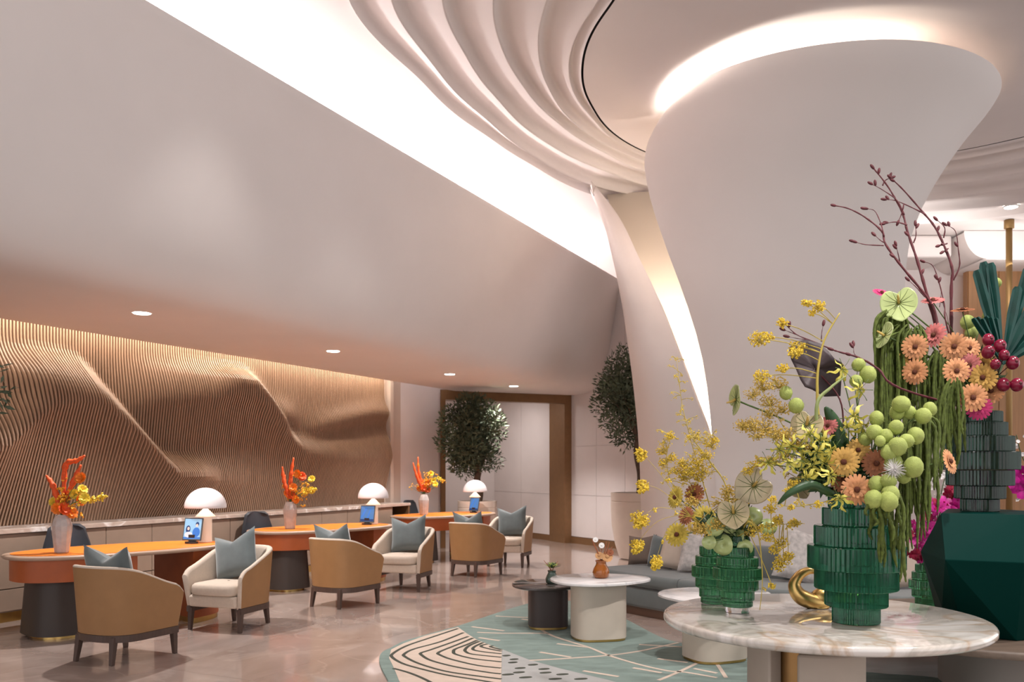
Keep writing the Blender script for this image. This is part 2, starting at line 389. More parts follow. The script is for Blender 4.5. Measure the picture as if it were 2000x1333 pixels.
def ring(px, near, side):
    pts = []
    for u, v in px:
        Y = (ZC-EYE)*FOC/(HOR-v); X = (u-1000)/FOC*Y
        pts.append((math.atan2(Y-RC.y, X-RC.x) % (2*math.pi), math.hypot(X-RC.x, Y-RC.y)))
    r0 = [r for a, r in pts if abs(a-math.atan2(-1.3, -5) % (2*math.pi)) < .6]
    pts += [(math.radians(270), near), (math.radians(235), near*.55+.45*r0[0]), (math.radians(315), near*.5+side*.5), (0.0001, side)]
    pts.sort(); a = np.array([p[0] for p in pts]); r = np.array([p[1] for p in pts])
    a3 = np.concatenate([a-2*math.pi, a, a+2*math.pi]); r3 = np.concatenate([r]*3)
    th = np.arange(NR)*2*math.pi/NR; rr = np.interp(th, a3, r3)
    ker = np.exp(-np.linspace(-2, 2, 13)**2); ker /= ker.sum()
    rr = np.convolve(np.concatenate([rr[-6:], rr, rr[:6]]), ker, 'valid')
    return [Vector((RC.x+r_*math.cos(t_), RC.y+r_*math.sin(t_))) for t_, r_ in zip(th, rr)]
RG = [ring(px, 6.6-i*.38, 7.0-i*.5) for i, px in enumerate(rings_px)]
rows = []
WAVE = [(0, 0.), (.03, .028), (.08, .066), (.14, .092), (.21, .104), (.29, .103), (.40, .09), (.55, .067), (.70, .045), (.85, .0225), (.97, .0045)]
for i in range(6):
    hs = 1.0 if i < 5 else .6
    for f_, dz in WAVE:
        rows.append([(a.x+(b.x-a.x)*f_, a.y+(b.y-a.y)*f_, ZC+dz*hs) for a, b in zip(RG[i], RG[i+1])])
rows.append([(p.x, p.y, ZC) for p in RG[6]])
struct('ceiling_ripples', grid(rows, True), M_PLASTER)
# shadow-gap ring and inner disc
inn = [RC+(p-RC)*.992 for p in RG[6]]
struct('ceiling_gap', grid([[(p.x, p.y, ZC) for p in RG[6]], [(p.x, p.y, ZC+.08) for p in RG[6]], [(p.x, p.y, ZC+.08) for p in inn], [(p.x, p.y, ZC) for p in inn]], True), M_GAP, smooth=False)
struct('ceiling_disc', grid([[(RC.x+(p.x-RC.x)*k, RC.y+(p.y-RC.y)*k, ZC) for p in inn] for k in (1, .75, .5, .25, .01)], True), M_PLASTER)
def torect(p, x0=-13, x1=17, y0=-5, y1=23):
    d = p-RC; k = min((x1-RC.x)/d.x if d.x > 1e-6 else ((x0-RC.x)/d.x if d.x < -1e-6 else 1e9), (y1-RC.y)/d.y if d.y > 1e-6 else ((y0-RC.y)/d.y if d.y < -1e-6 else 1e9))
    return RC+d*k
struct('ceiling', grid([[(p.x, p.y, ZC) for p in RG[0]], [(p.x, p.y, ZC+.06) for p in RG[0]], [(torect(p).x, torect(p).y, ZC+.06) for p in RG[0]]], True), M_PLASTER, smooth=False)
# ------------------------------------------------------------------ sculptural column
def lerp_tab(tab, z):
    zs = [r[0] for r in tab]; return [float(np.interp(z, zs, [r[k] for r in tab])) for k in range(1, len(tab[0]))]
CT = [(0, 3.3, 11.3, 1.60), (3.2, 3.3, 11.3, 1.58), (3.8, 3.3, 11.3, 1.575), (4.3, 3.32, 11.27, 1.60), (4.7, 3.37, 11.2, 1.66), (5.1, 3.46, 11.05, 1.745), (5.5, 3.62, 10.85, 1.81), (5.72, 3.74, 10.68, 1.86), (5.86, 3.80, 10.6, 1.88)]
ED = [(1412, 1160, 9.9), (1405, 1000, 9.98), (1395, 860, 10.05), (1386, 760, 10.1), (1372, 680, 10.12), (1346, 590, 10.15), (1310, 490, 10.25), (1281, 400, 10.4), (1268, 330, 10.55), (1272, 290, 10.7), (1286, 258, 10.8), (1310, 236, 10.85)]
E3 = spline([P(*e) for e in ED], 6)
ez = [p.z for p in E3]
def edgeA(z):
    return Vector((np.interp(z, ez, [p.x for p in E3]), np.interp(z, ez, [p.y for p in E3]), z))
zs = list(np.linspace(0, 4, 14))+list(np.linspace(4.15, 5.84, 26))
rows = []
zsm = np.linspace(0, 5.9, 240); tabs = np.array([lerp_tab(CT, z) for z in zsm])
ker = np.exp(-np.linspace(-2, 2, 25)**2); ker /= ker.sum()
tabs = np.array([np.convolve(np.concatenate([[c[0]]*12, c, [c[-1]]*12]), ker, 'valid') for c in tabs.T]).T
for z in zs:
    cx, cy, r = [float(np.interp(z, zsm, tabs[:, k])) for k in range(3)]
    e = edgeA(z); ex, ey = e.x-cx, e.y-cy
    th0 = math.atan2(ey, ex) % (2*math.pi); r0 = math.hypot(ex, ey); th1 = math.radians(400)
    row = []
    for k in range(56):
        f_ = k/55; th = th0+(th1-th0)*f_
        rr = r0+(r-r0)*sstep((th-th0)/math.radians(75))
        # rim drops a little towards its left end
        drop = .0 if z < 4 else (z-4)/1.84*.0
        row.append((cx+rr*math.cos(th), cy+rr*math.sin(th), z-drop))
    rows.append(row)
struct('column_front_shell', solid(grid(rows), -.06), M_PLASTER2, angle=50)
# left shell: free right edge, left silhouette, back
CR = [(1412, 1160, 9.95), (1405, 1000, 10.0), (1394, 868, 10.06), (1360, 770, 10.15), (1330, 690, 10.35), (1290, 590, 10.85), (1250, 510, 11.6), (1210, 430, 12.7), (1161, 366, 13.85)]
CL = [(1264, 1160, 11.45), (1262, 1000, 11.45), (1257, 868, 11.45), (1247, 765, 11.5), (1237, 690, 11.65), (1221, 585, 12.1), (1206, 505, 12.6), (1184, 428, 13.3), (1158, 366, 13.95)]
rows = []
Rr, Ll = spline([P(*e) for e in CR], 5), spline([P(*e) for e in CL], 5)
for a, b in zip(Rr, Ll):
    if a.z < -.02 or b.z < -.02: a.z = max(a.z, 0); b.z = max(b.z, 0)
    back = Vector((b.x+.35, b.y+.9, b.z))
    # quadratic through edge, silhouette, back, bulging outward
    mid = (a+b)/2; out = Vector((-.72, -.69, 0)); w = (a-b).length
    pts = [a, mid+out*min(.30, w*.22), b, b+Vector((.10, .5, 0)), back]
    rows.append([tuple(p) for p in spline(pts, 6)])
struct('column_left_shell', solid(grid(rows), -.05), M_PLASTER2, angle=50)
# inner core seen through the slit, lit from inside
rows = []
for k in range(26):
    z = 6.02*k/25; f_ = max(0, (z-1.2)/4.8); Yc = 11.0+3.45*f_**1.25
    rows.append([(x, Yc-.35*math.cos((x-2.6)*1.1)+(.25 if x > 2.6 else 0), z) for x in np.linspace(1.56+.6*(1-f_), 4.3, 22)])
struct('column_core', grid(rows), mat('plaster_core', (.74, .66, .56), .7), smooth=True)
# ------------------------------------------------------------------ far right background
struct('wall_far', box(5.8, 9.4, 18.0, 18.2, 0, 5.7), M_PANEL, smooth=False)
struct('ceiling_bulkhead', box(6.0, 8.55, 16.9, 18.4, 5.62, 6.05), M_PLASTER, smooth=False, bevel=.05)
prf = [(8.62, 6.02), (8.64, 5.9), (8.72, 5.72), (8.86, 5.58), (9.05, 5.52), (9.4, 5.50), (13.5, 5.50)]
ps = spline([(a, 0, b) for a, b in prf], 6)
struct('ceiling_bulkhead_round', join(grid([[(p.x, 16.6, p.z) for p in ps], [(p.x, 19, p.z) for p in ps]]), ([(p.x, 16.6, p.z) for p in ps]+[(13.5, 16.6, 6.05), (8.62, 16.6, 6.05)], [tuple(range(len(ps)+2))])), M_PLASTER, angle=40)
wf = struct('wall_right', box(9.2, 15, 17.6, 17.75, 0, 5.6), M_WOODPANEL, smooth=False)
for k in range(9):
    mk('plank', box(9.22+k*.62, 9.22+k*.62+.605, 17.575, 17.60, 0, 5.5), M_WOODPANEL, wf, smooth=False)
pl = thing('ceiling_pole', 'slim brass pole hanging from the ceiling before the wood wall', 'pole', (9.08, 15.9, 0))
mk('tube', lathe([(.055, 0), (.055, 5.9)], 20), M_POLE, pl)
mk('collar', lathe([(.085, 5.9), (.085, 6.05)], 20), M_POLE, pl)
# ------------------------------------------------------------------ recessed downlights
M_GLOW = mat('downlight_glow', (1, 1, 1), .5, emit=(1, .95, .9), estr=14)
M_TRIMW = mat('downlight_trim', (.75, .7, .66), .5)
labs = ['recessed downlight in the low ceiling above the first desk', 'recessed downlight in the low ceiling above the middle desk', 'recessed downlight in the low ceiling above the far desk', 'recessed downlight in the low ceiling before the portal', 'recessed downlight in the rippled ceiling near the brass pole']
for (x, y, z), l in zip([(a, b, 3.0) for a, b in DOWN]+[(8.6, 15.0, 6.02)], labs):
    d = thing('downlight', l, 'downlight', (x, y, z), 0, 'recessed downlights')
    r = .078 if z < 4 else .10
    mk('trim', lathe([(r, .01), (r+.018, -.004), (r+.022, .002), (r+.022, .02)], 28, cap=False), M_TRIMW, d)
    mk('lens', lathe([(r, -.006), (r, .0)], 28), M_GLOW, d)
# ================================================================== furniture
M_LEATHER = mat('orange_leather', (.70, .20, .025), .5, noise=.07, nscale=14, bump=.05, bscale=180)
M_LEATHER.node_tree.nodes['Principled BSDF'].inputs['Specular IOR Level'].default_value = .25
M_ORANGE = mat('orange_veneer', (.36, .085, .022), .4, noise=.08, nscale=8)
M_EDGE = mat('desk_edge', (.40, .28, .21), .4)
M_DARKLEG = mat('desk_dark_leg', (.045, .033, .028), .5)
M_TAN = mat('tan_leather', (.31, .163, .066), .5, noise=.05, nscale=9, bump=.04, bscale=150)
M_CREAM = mat('cream_fabric', (.56, .47, .39), .85, noise=.04, nscale=40, bump=.08, bscale=260)
M_WALNUT = mat('dark_walnut', (.075, .045, .035), .45, noise=.15, nscale=10, stretch=(8, 8, 1))
M_VELVET = mat('teal_grey_velvet', (.105, .128, .132), .8, noise=.12, nscale=9, sheen=.5, bump=.05, bscale=120)
M_CHAIRDARK = mat('charcoal_shell', (.035, .04, .05), .45)
M_CHROME = mat('chrome', (.75, .75, .76), .12, 1.0)
M_BLACK = mat('black_plastic', (.02, .02, .022), .4)
# ---- reception desks
def ell(cx, hx, hy, n=64, e=2.5):
    out = []
    for i in range(n):
        a = 2*math.pi*i/n; c, s_ = math.cos(a), math.sin(a)
        out.append((cx+hx*math.copysign(abs(c)**(2/e), c), hy*math.copysign(abs(s_)**(2/e), s_)))
    return out
def clip_x(poly, x, keep_less):
    out = []
    n = len(poly)
    for i in range(n):
        a, b = poly[i], poly[(i+1) % n]
        ia, ib = (a[0] < x) == keep_less, (b[0] < x) == keep_less
        if ia: out.append(a)
        if ia != ib:
            k = (x-a[0])/(b[0]-a[0]); out.append((x, a[1]+k*(b[1]-a[1])))
    return out
DANG = math.radians(47.5)
DESK = [(-3.76, 8.42), (-2.47, 11.40), (-1.13, 14.62)]
DL = ['orange leather topped desk with the glowing portrait tablet on it', 'orange leather topped desk standing between the two other desks', 'orange leather topped desk beside the bronze portal']
def make_desk():
    d = thing('reception_desk', DL[0], 'desk', (0, 0, 0), 0, 'orange reception desks')
    top = ell(0, 1.04, .53)
    def sc(p, k, kk=None): return [(a*k, b*(kk or k)) for a, b in p]
    prof_rows = [[(x*k, y*k2, z) for x, y in top] for k, k2, z in ((.955, .93, .708), (.985, .975, .712), (1, 1, .725), (1, 1, .737), (.99, .985, .747), (.965, .945, .75), (.94, .905, .7485))]
    n = len(top); g = grid(prof_rows, True); g[1].append(tuple(range(n-1, -1, -1))); g[1].append(tuple(range((6)*n, 7*n)))
    mk('tabletop', g, M_EDGE, d, angle=50)
    mk('leather_inset', prism(sc(top, .935, .90), .7489, .7515), M_LEATHER, d, angle=40)
    ap = clip_x(sc(top, .94, .92), -.08, True)
    mk('apron', prism(ap, .515, .7075), M_ORANGE, d, angle=40)
    # dark flaring pedestal under the apron
    b0 = ell(-.60, .24, .31, 40, 2.6); b1 = ell(-.60, .28, .34, 40, 2.6)
    g = grid([[(x, y, .03) for x, y in b1], [(x, y, .5145) for x, y in b0]], True); g[1].append(tuple(range(39, -1, -1))); g[1].append(tuple(range(40, 80)))
    mk('pedestal', g, M_DARKLEG, d, angle=40)
    mk('foot_plinth', prism(ell(-.60, .22, .28, 40, 2.4), 0, .03), M_BRASS, d, angle=40)
    leg = clip_x(sc(top, .90, .86), .50, False)
    mk('panel_leg', prism(leg, .05, .7075), M_ORANGE, d, angle=40)
    mk('brass_foot', prism([(x*.99, y*.98) for x, y in leg], 0, .05), M_BRASS, d, angle=40)
    return d
proto = make_desk()
for i, (x, y) in enumerate(DESK):
    d = proto if i == 0 else copy_tree(proto)
    d.location = (x, y, 0); d.rotation_euler = (0, 0, DANG); d['label'] = DL[i]
def on_desk(i, a, n):   # a along the desk, n across towards the guests
    x, y = DESK[i]; c, s_ = math.cos(DANG), math.sin(DANG)
    return (x+a*c+n*s_, y+a*s_-n*c)
# ---- mushroom lamps
M_SHADE = mat('lamp_shade_opal', (.66, .60, .60), .35, emit=(1, .88, .86), estr=.05)
M_LBASE = mat('lamp_base_opal', (.70, .60, .52), .4, emit=(1, .70, .50), estr=.18)
LL = ['white domed mushroom lamp behind the portrait tablet', 'white domed mushroom lamp on the middle orange desk', 'white domed mushroom lamp on the desk by the portal']
def make_lamp():
    l = thing('table_lamp', LL[0], 'lamp', (0, 0, 0), 0, 'white mushroom lamps on the desks')
    dome = [(.207, .355)]+[(.21*math.cos(a), .36+.205*math.sin(a)) for a in np.linspace(0, math.pi/2*.985, 14)]
    inner = [(.198, .355)]+[(.2*math.cos(a), .362+.195*math.sin(a)) for a in np.linspace(0, math.pi/2*.97, 10)]
    mk('shade', join(lathe(dome, 40, cap=False), lathe(inner, 40, cap=False), ([(.207*math.cos(2*math.pi*i/40), .207*math.sin(2*math.pi*i/40), .355) for i in range(40)]+[(.198*math.cos(2*math.pi*i/40), .198*math.sin(2*math.pi*i/40), .355) for i in range(40)], [(i, (i+1) % 40, 40+(i+1) % 40, 40+i) for i in range(40)])), M_SHADE, l, angle=60)
    mk('base', lathe([(.06, .001), (.065, .004), (.065, .262)], 36), M_LBASE, l, angle=40)
    mk('cone', lathe([(.100, .262), (.101, .268), (.018, .352), (.018, .42)], 36), M_LBASE, l, angle=30)
    return l
lp = make_lamp()
for i in range(3):
    l = lp if i == 0 else copy_tree(lp); x, y = on_desk(i, [.85, .80, .72][i], [0, .03, 0][i]); l.location = (x, y, .752); l['label'] = LL[i]
    pd = bpy.data.lights.new('lamp_bulb', 'POINT'); pd.energy = 2.2; pd.color = (1, .82, .66); pd.shadow_soft_size = .06
    po = bpy.data.objects.new('lamp_bulb', pd); COL.objects.link(po); po.location = (x, y, .752+.46)
# ---- tablets on stands
M_SCR = mat('screen_blue', (.02, .05, .12), .2, emit=(.10, .24, .52), estr=.55, noise=.0)
M_SCRL = mat('screen_pale_blue', (.1, .2, .3), .2, emit=(.33, .52, .72), estr=.6)
M_SCRD = mat('screen_navy_shape', (.01, .02, .06), .2, emit=(.02, .05, .16), estr=.6)
M_SCRB = mat('screen_royal_shape', (.02, .06, .2), .2, emit=(.05, .20, .60), estr=.6)
M_SCRS = mat('screen_skin_shape', (.4, .3, .25), .3, emit=(.52, .40, .36), estr=.6)
M_SCRW = mat('screen_grey_shape', (.3, .32, .35), .3, emit=(.55, .58, .62), estr=.6)
M_TABF = mat('tablet_frame', (.07, .08, .09), .35)
def disc2(cx, cz, rx, rz, y, n=14): return [(cx+rx*math.cos(2*math.pi*k/n), y, cz+rz*math.sin(2*math.pi*k/n)) for k in range(n)], [tuple(range(n))]
TLb = ['small tablet showing two people against pale blue on the first desk', 'small tablet with a dark blue screen on the middle desk', 'small tablet with a dark blue screen tilted on the far desk']
for i in range(3):
    x, y = on_desk(i, [.66, .64, .58][i], [.07, .09, .10][i]); yaw = [.12, .1, -.35][i]
    t = thing('tablet', TLb[i], 'tablet', (x, y, .752), math.atan2(x, -y)*0+yaw-.35, 'tablets on the desks')
    R_ = Matrix.Translation((0, 0, .03)) @ Matrix.Rotation(math.radians(-12), 4, 'X')
    mk('frame', xf(box(-.106, .106, -.004, .010, 0, .235), R_), M_TABF, t, False, bevel=.004)
    scr = mk('screen', xf(box(-.095, .095, -.0052, -.0045, .016, .222), R_), M_SCRL if i == 0 else M_SCR, t, False)
    mk('stand', join(prism(ell(0, .07, .05, 24, 2), 0, .02), box(-.035, .035, 0, .03, .018, .09)), M_BLACK, t, False)
    yy = -.0058
    if i == 0:
        for nm, m, sh in [('picture', M_SCRB, disc2(.045, .085, .043, .05, yy)), ('picture', M_SCRD, disc2(.05, .17, .02, .022, yy-.0002)), ('picture', M_SCRS, disc2(.047, .155, .014, .016, yy-.0004)),
                          ('picture', M_SCRD, disc2(-.05, .115, .026, .04, yy)), ('picture', M_SCRS, disc2(-.047, .122, .014, .018, yy-.0002)), ('picture', M_SCRW, disc2(-.04, .06, .045, .03, yy-.0003)), ('picture', M_SCRB, box(-.095, .095, yy, yy+.0003, .018, .035))]:
            mk(nm, xf(sh, R_), m, scr, False)
    else:
        for sh, m in [(([(-.09, yy, .07), (-.03, yy, .2), (.0, yy, .2), (-.07, yy, .06)], [(0, 1, 2, 3)]), M_SCRB), (([(-.02, yy, .03), (.04, yy, .19), (.055, yy, .19), (.01, yy, .03)], [(0, 1, 2, 3)]), M_SCRB), (box(-.095, .095, yy, yy+.0003, .018, .045), M_SCRD)]:
            mk('picture', xf(sh, R_), m, scr, False)
# ---- office chairs behind the desks
def make_task():
    c = thing('office_chair', 'dark grey office chair behind the first orange desk', 'chair', (0, 0, 0), 0, 'dark office chairs behind the desks')
    rows = []
    for k in range(13):
        f_ = k/12; z = .50+.45*f_; w = .235-.06*sstep((f_-.35)/.65); yb = .20+.05*f_
        if f_ > .9: w -= .05*((f_-.9)/.1)**2
        rows.append([(w*a, yb-.07*(abs(a)**2.2), z) for a in np.linspace(-1, 1, 13)])
    mk('backrest', solid(grid(rows), .035), M_CHAIRDARK, c, angle=60)
    rows = [[(.25*a*(1-.08*b*b), .03+.23*b-.0, .455+.02*(a*a)+(.05*max(0, b-.6))) for a in np.linspace(-1, 1, 11)] for b in np.linspace(-1, 1, 11)]
    mk('seat', solid(grid(rows), .05), M_CHAIRDARK, c, angle=60)
    mk('gas_post', lathe([(.03, .09), (.03, .3), (.045, .31), (.045, .42)], 16), M_CHROME, c)
    for k in range(5):
        a = 2*math.pi*k/5+.3
        l = mk('leg', tube([(.03*math.cos(a), .03*math.sin(a), .10), (.29*math.cos(a), .29*math.sin(a), .065)], [.022, .014], 8), M_CHROME, c)
        mk('caster', xf(lathe([(.0275, -.018), (.0275, .018)], 14), Matrix.Translation((.29*math.cos(a), .29*math.sin(a), .028)) @ Matrix.Rotation(a, 4, 'Z') @ Matrix.Rotation(math.pi/2, 4, 'X')), M_BLACK, l, angle=40)
    return c
tk = make_task()
TASK = [((-4.42, 8.74), 'dark grey office chair behind the first orange desk'), ((-3.22, 11.30), 'dark grey office chair behind the middle orange desk'), ((-1.68, 15.42), 'dark grey office chair behind the desk by the portal')]
for i, ((x, y), lab) in enumerate(TASK):
    c = tk if i == 0 else copy_tree(tk); c.location = (x, y, 0); c.rotation_euler = (0, 0, math.radians([42, 48, 60][i])); c['label'] = lab
# ---- tub armchairs
def tub_plan(s, k=1.0, ins=0.0):
    """s in 0..1 from front-left arm round the back to front-right arm; front is +y"""
    hw, yf, ya, dp = .335*k-ins, .30*k-ins*.2, -.06*k, .285*k-ins
    L1 = yf-ya; La = 1.02*k; tot = 2*L1+La; q = s*tot
    if q < L1: return (-hw, yf-q)
    if q > L1+La: return (hw, ya+(q-L1-La))
    a = math.pi*(q-L1)/La; c, s_ = math.cos(a), math.sin(a); e = 2/2.5
    return (-hw*math.copysign(abs(c)**e, c), ya-dp*abs(s_)**e)
def tub_top(s):
    y = tub_plan(s)[1]; f_ = (y+.345)/.645          # 0 at the back, 1 at the front of the arms
    z = .745-.20*sstep(f_*.9)
    if f_ > .88: z -= .05*((f_-.88)/.12)**2
    return z
def make_armchair():
    c = thing('armchair', 'tub armchair', 'armchair', (0, 0, 0), 0, 'tub armchairs before the orange desks')
    N = 49; ss = [i/(N-1) for i in range(N)]
    out = []
    for j in range(9):
        h = j/8; k = .90+.10*h
        out.append([(*tub_plan(s, k), .228+(tub_top(s)-.228)*h) for s in ss])
    # outer tan shell with a little thickness
    inn_ = [[(*tub_plan(s, .90+.10*(1-j/8), .018), .228+(tub_top(s)-.228)*(1-j/8)) for s in ss] for j in range(9)]
    mk('outer_shell', join(grid(out), grid(inn_)), M_TAN, c)
    # cream lining with a rolled rim, closed at the arm fronts
    lin = []
    for ins, dz in ((.0, -.001), (.002, .010), (.012, .017), (.032, .016), (.048, .006), (.054, -.02)):
        lin.append([(*tub_plan(s, 1.0, ins), tub_top(s)+dz) for s in ss])
    for j in range(1, 7):
        h = 1-j/6; k = .92+.08*h
        lin.append([(*tub_plan(s, k, .055), .232+(tub_top(s)-.02-.232)*h) for s in ss])
    arm = []
    for end in (0, N-1):
        loop = [r[end] for r in out]+[r[end] for r in lin]
        ym = max(p[1] for p in loop)
        cen = (sum(p[0] for p in loop)/len(loop), ym+.012, sum(p[2] for p in loop)/len(loop))
        n_ = len(loop); arm.append((loop+[cen], [(i, (i+1) % n_, n_) for i in range(n_)]))
    mk('lining', join(grid(lin), *arm), M_CREAM, c)
    # front apron and cushion
    mk('front_apron', join(box(-.262, .262, -.20, .305, .226, .335)), M_CREAM, c, bevel=.02, angle=40)
    cu = [(x, y) for x, y in ell(0, .262, .28, 40, 5)]
    rows = [[(x*k, y*k+.055, z) for x, y in cu] for k, z in ((.93, .337), (.985, .345), (1, .365), (1, .40), (.985, .425), (.93, .44), (.6, .447), (.05, .449))]
    g = grid(rows, True); g[1].append(tuple(range(39, -1, -1)))
    mk('seat_cushion', g, M_CREAM, c, angle=70)
    # walnut rail round sides and back, four tapered legs
    ro = [[(*tub_plan(s, .915, i_), z) for s in ss] for i_, z in ((.0, .172), (.0, .226), (.02, .2275), (.04, .226), (.04, .172), (.0, .172))]
    ends = []
    for s in (0, 48): ends.append(([r[s] for r in ro[:5]], [tuple(range(5))]))
    mk('rail', join(grid(ro), *ends), M_WALNUT, c, angle=50)
    for (x, y, dx, dy) in ((-.275, .245, -.004, .012), (.275, .245, .004, .012), (-.185, -.262, -.012, -.03), (.185, -.262, .012, -.03)):
        a, b = .025, .016
        v = [(x-a, y-a, .215), (x+a, y-a, .215), (x+a, y+a, .215), (x-a, y+a, .215)]+[(x+dx-b, y+dy-b, 0), (x+dx+b, y+dy-b, 0), (x+dx+b, y+dy+b, 0), (x+dx-b, y+dy+b, 0)]
        mk('leg', (v, [(0, 1, 2, 3), (7, 6, 5, 4), (0, 4, 5, 1), (1, 5, 6, 2), (2, 6, 7, 3), (3, 7, 4, 0)]), M_WALNUT, c, False, bevel=.004)
    return c
ac = make_armchair()
ARM = [((-3.13, 7.03), (.42, .91), 'tub armchair turned away from us before the desk with the portrait tablet'),
       ((-2.68, 8.34), (-.33, -.94), 'tub armchair facing out beside the first desk, cream seat showing'),
       ((-1.88, 9.70), (.50, .86), 'tub armchair turned away from us before the middle desk'),
       ((-1.34, 11.0), (-.29, -.96), 'tub armchair facing out beside the middle desk, cream seat showing'),
       ((-.53, 12.42), (.50, .86), 'tub armchair turned away from us before the desk by the portal'),
       ((-.02, 13.62), (-.33, -.94), 'tub armchair facing out by the portal, cream seat showing')]
def pillow(hw, hh, th, notch, n=17):
    front, back = [], []
    for b in np.linspace(-1, 1, n):
        rf, rb = [], []
        for a in np.linspace(-1, 1, n):
            x = hw*a*(1-.07*(1-b*b)); z = hh*b*(1-.07*(1-a*a))
            if b > 0: z -= notch*(1-abs(a))**1.2*b**1.5
            t = th*((1-a**4)*(1-b**4))**.55
            rf.append((x, -t, z+hh)); rb.append((x, t, z+hh))
        front.append(rf); back.append(rb)
    g2 = grid(back)
    return join(grid(front), (g2[0], [tuple(reversed(q)) for q in g2[1]]))
pil_me = None
for i, ((x, y), (fx, fy), lab) in enumerate(ARM):
    c = ac if i == 0 else copy_tree(ac); c.location = (x, y, 0); c.rotation_euler = (0, 0, math.atan2(-fx, fy)); c['label'] = lab
    f_ = Vector((fx, fy)).normalized()
    pl_lab = ['teal grey velvet cushion peeking over the back of the first turned armchair', 'teal grey velvet cushion propped in the armchair beside the first desk', 'teal grey velvet cushion peeking over the armchair before the middle desk', 'teal grey velvet cushion propped in the armchair beside the middle desk', 'teal grey velvet cushion peeking over the armchair before the far desk', 'teal grey velvet cushion propped in the armchair by the portal'][i]
    q = Vector((x, y))-f_*.075
    o = mk('throw_pillow', pillow(.245, .235, .08, .095), M_VELVET, None) if pil_me is None else bpy.data.objects.new('throw_pillow', pil_me)
    if pil_me is None: pil_me = o.data
    else: COL.objects.link(o)
    o.location = (q.x, q.y, .455); o.rotation_euler = (math.radians(-14), math.radians([0, -15, 3, -6, 2, -6][i]), math.atan2(fx, -fy))
    tag(o, pl_lab, 'cushion', 'teal cushions in the armchairs')
# ================================================================== lounge: rug, tables, sofa, pedestal, trees
M_RUGT = mat('rug_teal', (.20, .26, .235), .95, noise=.14, nscale=5, bump=.2, bscale=220, stretch=(1, 3, 1))
M_RUGC = mat('rug_cream', (.58, .47, .39), .95, noise=.05, nscale=12, bump=.2, bscale=220)
M_RUGD = mat('rug_dark_green', (.055, .06, .045), .95)
M_RUGG = mat('rug_grey', (.38, .38, .37), .95, noise=.05, nscale=12, bump=.2, bscale=220)
def rp(cx, cy): return F(740+cx/3.3333, 1160+cy/3.3333)       # point of the carpet design on the floor
def flat(poly, z0, z1): return prism([(p[0], p[1]) for p in poly], z0, z1)
def ribbon(pts, w, z0, z1, n=5, taper=False):
    pts = [Vector((p[0], p[1], 0)) for p in pts]
    pts = spline(pts, n) if len(pts) > 2 else pts
    A, B = [], []
    for i, p in enumerate(pts):
        t = (pts[min(i+1, len(pts)-1)]-pts[max(i-1, 0)]); t.normalize(); q = Vector((-t.y, t.x, 0))
        ww = w/2*(math.sin(math.pi*(i+.35)/(len(pts)-.3))**.5 if taper else 1)
        A.append(p+q*ww); B.append(p-q*ww)
    rows = [[(p.x, p.y, z0) for p in A], [(p.x, p.y, z1) for p in A], [(p.x, p.y, z1) for p in B], [(p.x, p.y, z0) for p in B]]
    g = grid(rows); m = len(A); g[1].append((0, m, 2*m, 3*m)); g[1].append((m-1, 4*m-1, 3*m-1, 2*m-1)); return g
rug = thing('area_rug', 'teal carpet with cream lines and a striped corner under the coffee tables', 'rug', (.9, 6.6, 0))
outl = [F(758, 1333), F(742, 1300), F(744, 1280), F(764, 1268), F(800, 1252), F(896, 1225), F(974, 1199), F(1044, 1179), F(1110, 1176), F(1180, 1190), F(1226, 1214), F(1289, 1247), F(1331, 1259), F(1420, 1273), F(1500, 1288), F(1690, 1316), F(1850, 1331), Vector((3.3, 5.5, 0)), Vector((2.9, 4.4, 0)), Vector((1.6, 3.9, 0)), Vector((.2, 4.1, 0)), Vector((-.7, 5.0, 0))]
oc = spline(outl+[outl[0]], 4)[:-1]
mk('pile', flat(oc, .0005, .012), M_RUGT, rug, False, True)
cream = [rp(515, 228), rp(300, 285), rp(160, 335), rp(80, 375), rp(66, 430), rp(100, 500), rp(130, 577), rp(200, 700), rp(790, 700), rp(797, 577), rp(800, 375), rp(720, 345), rp(640, 312), rp(570, 268)]
mk('striped_field', flat(cream, .0121, .0135), M_RUGC, rug, False, True)
grey = [rp(802, 374), rp(980, 443), rp(1180, 500), rp(1500, 577), rp(1800, 660), rp(1700, 700), rp(792, 700), rp(799, 577)]
mk('dashed_field', flat(grey, .0121, .0135), M_RUGG, rug, False, True)
SL = [[(515, 238), (330, 300), (180, 352), (92, 402), (88, 428), (160, 470), (300, 510), (450, 545), (650, 577), (780, 600)],
 [(550, 265), (400, 325), (230, 372), (166, 405), (172, 424), (260, 468), (430, 518), (640, 550), (797, 570)],
 [(582, 290), (450, 338), (330, 380), (275, 398), (278, 412), (340, 448), (500, 490), (700, 525), (795, 536)],
 [(613, 300), (520, 340), (420, 380), (386, 398), (394, 410), (470, 440), (640, 480), (795, 498)],
 [(640, 315), (570, 345), (500, 372), (486, 388), (502, 408), (620, 437), (797, 457)],
 [(655, 322), (590, 350), (562, 375), (566, 390), (610, 407), (797, 427)],
 [(678, 330), (622, 358), (616, 378), (680, 391), (797, 404)], [(705, 340), (672, 348), (668, 358), (720, 372), (797, 387)],
 [(95, 500), (200, 530), (310, 577), (420, 640)], [(745, 352), (727, 355), (735, 361), (797, 377)]]
for l in SL: mk('stripe', ribbon([rp(*p) for p in l], .028, .0136, .0150), M_RUGD, rug, False, True)
